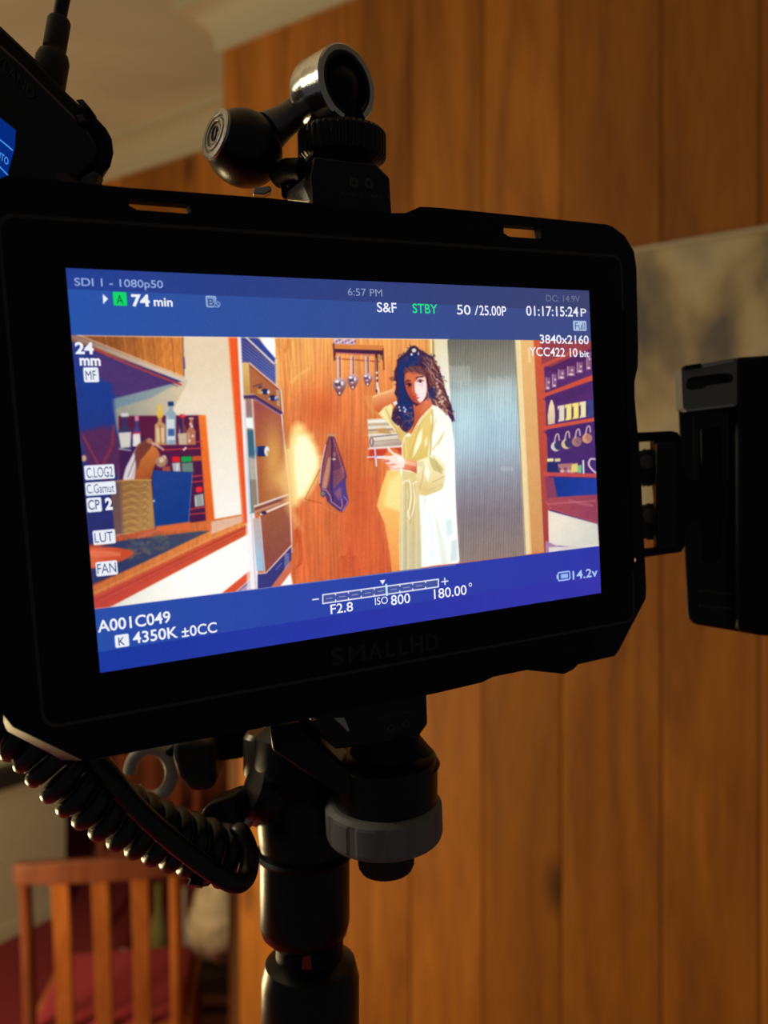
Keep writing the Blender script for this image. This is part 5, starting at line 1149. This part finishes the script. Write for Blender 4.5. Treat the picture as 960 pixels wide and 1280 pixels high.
line([(118, 761), (300, 739), (569, 706)], 1.0, (240, 220, 220), .4)
# boxes behind the status words
poly([(128.5, 367.5), (135, 373.5), (129, 380)], (240, 244, 255), .9)
lrect(150, 373.5, 17, 17, (24, 214, 108), 1.5)
lrect(264, 377, 12, 13, (120, 150, 200), 1); lrect(264, 377, 12, 13, (170, 195, 230), 1, 1, .8, ring=1); ell(271.5, 380.5, 4.6, 4.6, (52, 84, 160)); ell(271.5, 380.5, 3.8, 3.8, (150, 176, 220)); ell(271.5, 380.5, 2.8, 2.8, (52, 84, 160)); line([(269, 378), (274, 383)], 1.1, (150, 176, 220))
lrect(724.8, 407.3, 16.5, 12.5, (176, 198, 232), 1.2)
for u, v, w_, h in ((114, 468.5, 19, 18.5), (124.5, 590, 37.5, 18), (126, 610.5, 38, 16.5), (117.8, 631, 18.5, 18), (130.3, 671.3, 28, 18), (133.5, 710.5, 27, 18), (152.5, 801, 17.5, 16)):
    lrect(u, v, w_, h, (236, 240, 250), 2.2)
# battery sign
lrect(705, 720, 14.5, 10, (170, 205, 250), 1.5, 1, .8, ring=1.4); lrect(705.5, 720, 9, 5.4, (150, 190, 245), .6); lrect(697, 721, 2.4, 5, (170, 205, 250), .4)
# exposure scale
lt0, lt1, lb0, lb1 = (403.5, 743.5), (548, 724), (403.5, 754.5), (548, 733.5)
poly([lt0, lt1, lb1, lb0], (70, 84, 160), 1); line([lt0, lt1, lb1, lb0, lt0], 1.6, (240, 242, 252))
for k in range(1, 9):
    t = k / 9; a0 = lerp(lt0, lt1, t); b0 = lerp(lb0, lb1, t); line([a0, lerp(a0, b0, .22)], 1.3, (240, 242, 252)); line([lerp(a0, b0, .78), b0], 1.3, (240, 242, 252))
    line([lerp(lerp(lt0, lt1, t - .08), lerp(lb0, lb1, t - .08), .5), lerp(lerp(lt0, lt1, t - .03), lerp(lb0, lb1, t - .03), .5)], 1.0, (210, 216, 240), .6)
line([(482.8, 731), (483.6, 744)], 2.6, (190, 236, 250)); poly([(474.8, 725.5), (481.6, 724.6), (478.4, 731)], (244, 246, 255), .8)
line([(391, 749.6), (398, 748.7)], 1.7, (240, 242, 252)); line([(552.3, 727.3), (559.8, 726.2)], 1.6, (240, 242, 252)); line([(555.8, 722.8), (556.3, 730.6)], 1.6, (240, 242, 252))
# sensor softness: slight noise
IMG = np.clip(IMG + (vnoise(XL * 9, YL * 9, 77)[..., None] - .5) * .035, 0, 1)

pic = bpy.data.images.new('screen_picture', PW, PH, alpha=False, float_buffer=False)
buf = np.ones((PH, PW, 4), np.float32); buf[..., :3] = IMG; pic.pixels.foreach_set(buf.ravel()); pic.update(); pic.pack()
mt = bpy.data.materials.new('lit_screen'); mt.use_nodes = True; t = mt.node_tree; t.nodes.clear()
e = t.nodes.new('ShaderNodeEmission'); o = t.nodes.new('ShaderNodeOutputMaterial'); im = t.nodes.new('ShaderNodeTexImage'); im.image = pic; im.extension = 'EXTEND'
t.links.new(im.outputs[0], e.inputs[0]); t.links.new(e.outputs[0], o.inputs[0]); e.inputs[1].default_value = 1.0
sg = G().add([(SWX0, SWY0, zs), (SWX1, SWY0, zs), (SWX1, SWY1, zs), (SWX0, SWY1, zs)], [[0, 1, 2, 3]], MF).build('picture', mt, scr, smooth=False)
uvl = sg.data.uv_layers.new(name='uv')
fx = MF.inverted()
for lp in sg.data.loops:
    p = fx @ (sg.data.vertices[lp.vertex_index].co + origin(scr)); uvl.data[lp.index].uv = ((p.x - SWX0) / (SWX1 - SWX0), (p.y - SWY0) / (SWY1 - SWY0))

WHT = glow('white_lettering', (240, 243, 255)); PBL = glow('pale_blue_lettering', (150, 176, 228)); GRY = glow('grey_blue_lettering', (140, 150, 186)); GRN = glow('green_lettering', (40, 228, 132))
NVY = glow('navy_lettering', (34, 60, 120)); DGR = glow('dark_green_lettering', (10, 70, 60)); SKY = glow('sky_lettering', (176, 206, 248)); DIM = glow('dim_lettering', (112, 116, 150))
for args in [
    ('SDI 1 - 1080p50', (93.5, 357), (204, 360), 10.2, PBL, .004), ('A', (146, 379.5), (154.5, 379.9), 11.5, DGR, 0), ('74', (165, 382.2), (187.5, 382.6), 14.6, WHT, .035), ('min', (192.5, 382.4), (216, 383), 11.4, WHT, .02),
    ('B', (260.5, 382), (267.5, 382.3), 9.2, NVY, .0), ('6:57 PM', (435, 369.2), (478, 370.8), 9.8, GRY, 0), ('S&F', (471.5, 389.8), (496, 390.6), 12.6, WHT, .01), ('STBY', (516, 391), (547, 392), 12.2, GRN, .01),
    ('50', (571.5, 392.8), (588.5, 393.3), 12.6, WHT, .008), ('/', (593.5, 393.6), (598.5, 393.7), 12.6, WHT, 0), ('25.00P', (599.5, 393.8), (633, 394.8), 12.6, WHT, .008),
    ('01:17:15:24', (658, 394.4), (723, 395.6), 12.8, WHT, .008), ('P', (726, 395.6), (733, 395.8), 10.5, WHT, .0),
    ('DC: 14.9V', (683, 376.6), (725, 377.8), 8.6, DIM, 0), ('Full', (719, 411.8), (731.5, 412), 9.4, NVY, .0), ('3840x2160', (675, 429), (736, 430), 11.2, WHT, .01),
    ('YCC422 10', (662, 444.6), (722, 446), 11.4, WHT, .01), ('bit', (725, 446), (736.5, 446.2), 8.2, WHT, .012),
    ('24', (94.5, 441.8), (117.5, 442.2), 14.4, WHT, .035), ('mm', (100, 456.4), (126, 456.8), 13.4, WHT, .03), ('MF', (107.5, 475), (120.5, 474.6), 12.2, NVY, 0),
    ('C.LOG2', (108.5, 597.6), (141.5, 595.6), 13.5, NVY, 0), ('C.Gamut', (109, 617), (143, 615), 12, NVY, 0), ('CP', (110.5, 637.4), (125, 636.4), 12.8, NVY, .008), ('2', (132, 637), (141, 636.4), 14.6, WHT, .045),
    ('LUT', (118.8, 678.5), (141.5, 676.3), 13, NVY, 0), ('FAN', (122, 717.5), (145.5, 715), 13, NVY, 0),
    ('A001C049', (122.5, 790.5), (213.5, 777.6), 15.2, WHT, .014), ('K', (148.5, 807), (156.5, 805.9), 10.5, NVY, .01), ('4350K', (166.5, 804.6), (222.5, 796.4), 14.6, WHT, .014), ('\u00b10CC', (227.5, 796.6), (271.5, 790), 13.6, WHT, .01),
    ('F2.8', (413.5, 767.6), (441.5, 763.6), 12.4, WHT, .008), ('ISO', (469, 756.4), (485, 754.2), 9.6, WHT, 0), ('800', (489, 756.6), (513, 753.2), 12.8, WHT, .008), ('180.00', (542.8, 748.8), (583.5, 742.8), 12.8, WHT, .008), ('\u00b0', (586.5, 742), (590.5, 741.6), 13.5, WHT, 0),
    ('14.2v', (716, 724.4), (747, 720), 11, SKY, .012)]:
    lettering(args[0], args[1], args[2], args[3], args[4], scr, .49, args[5])
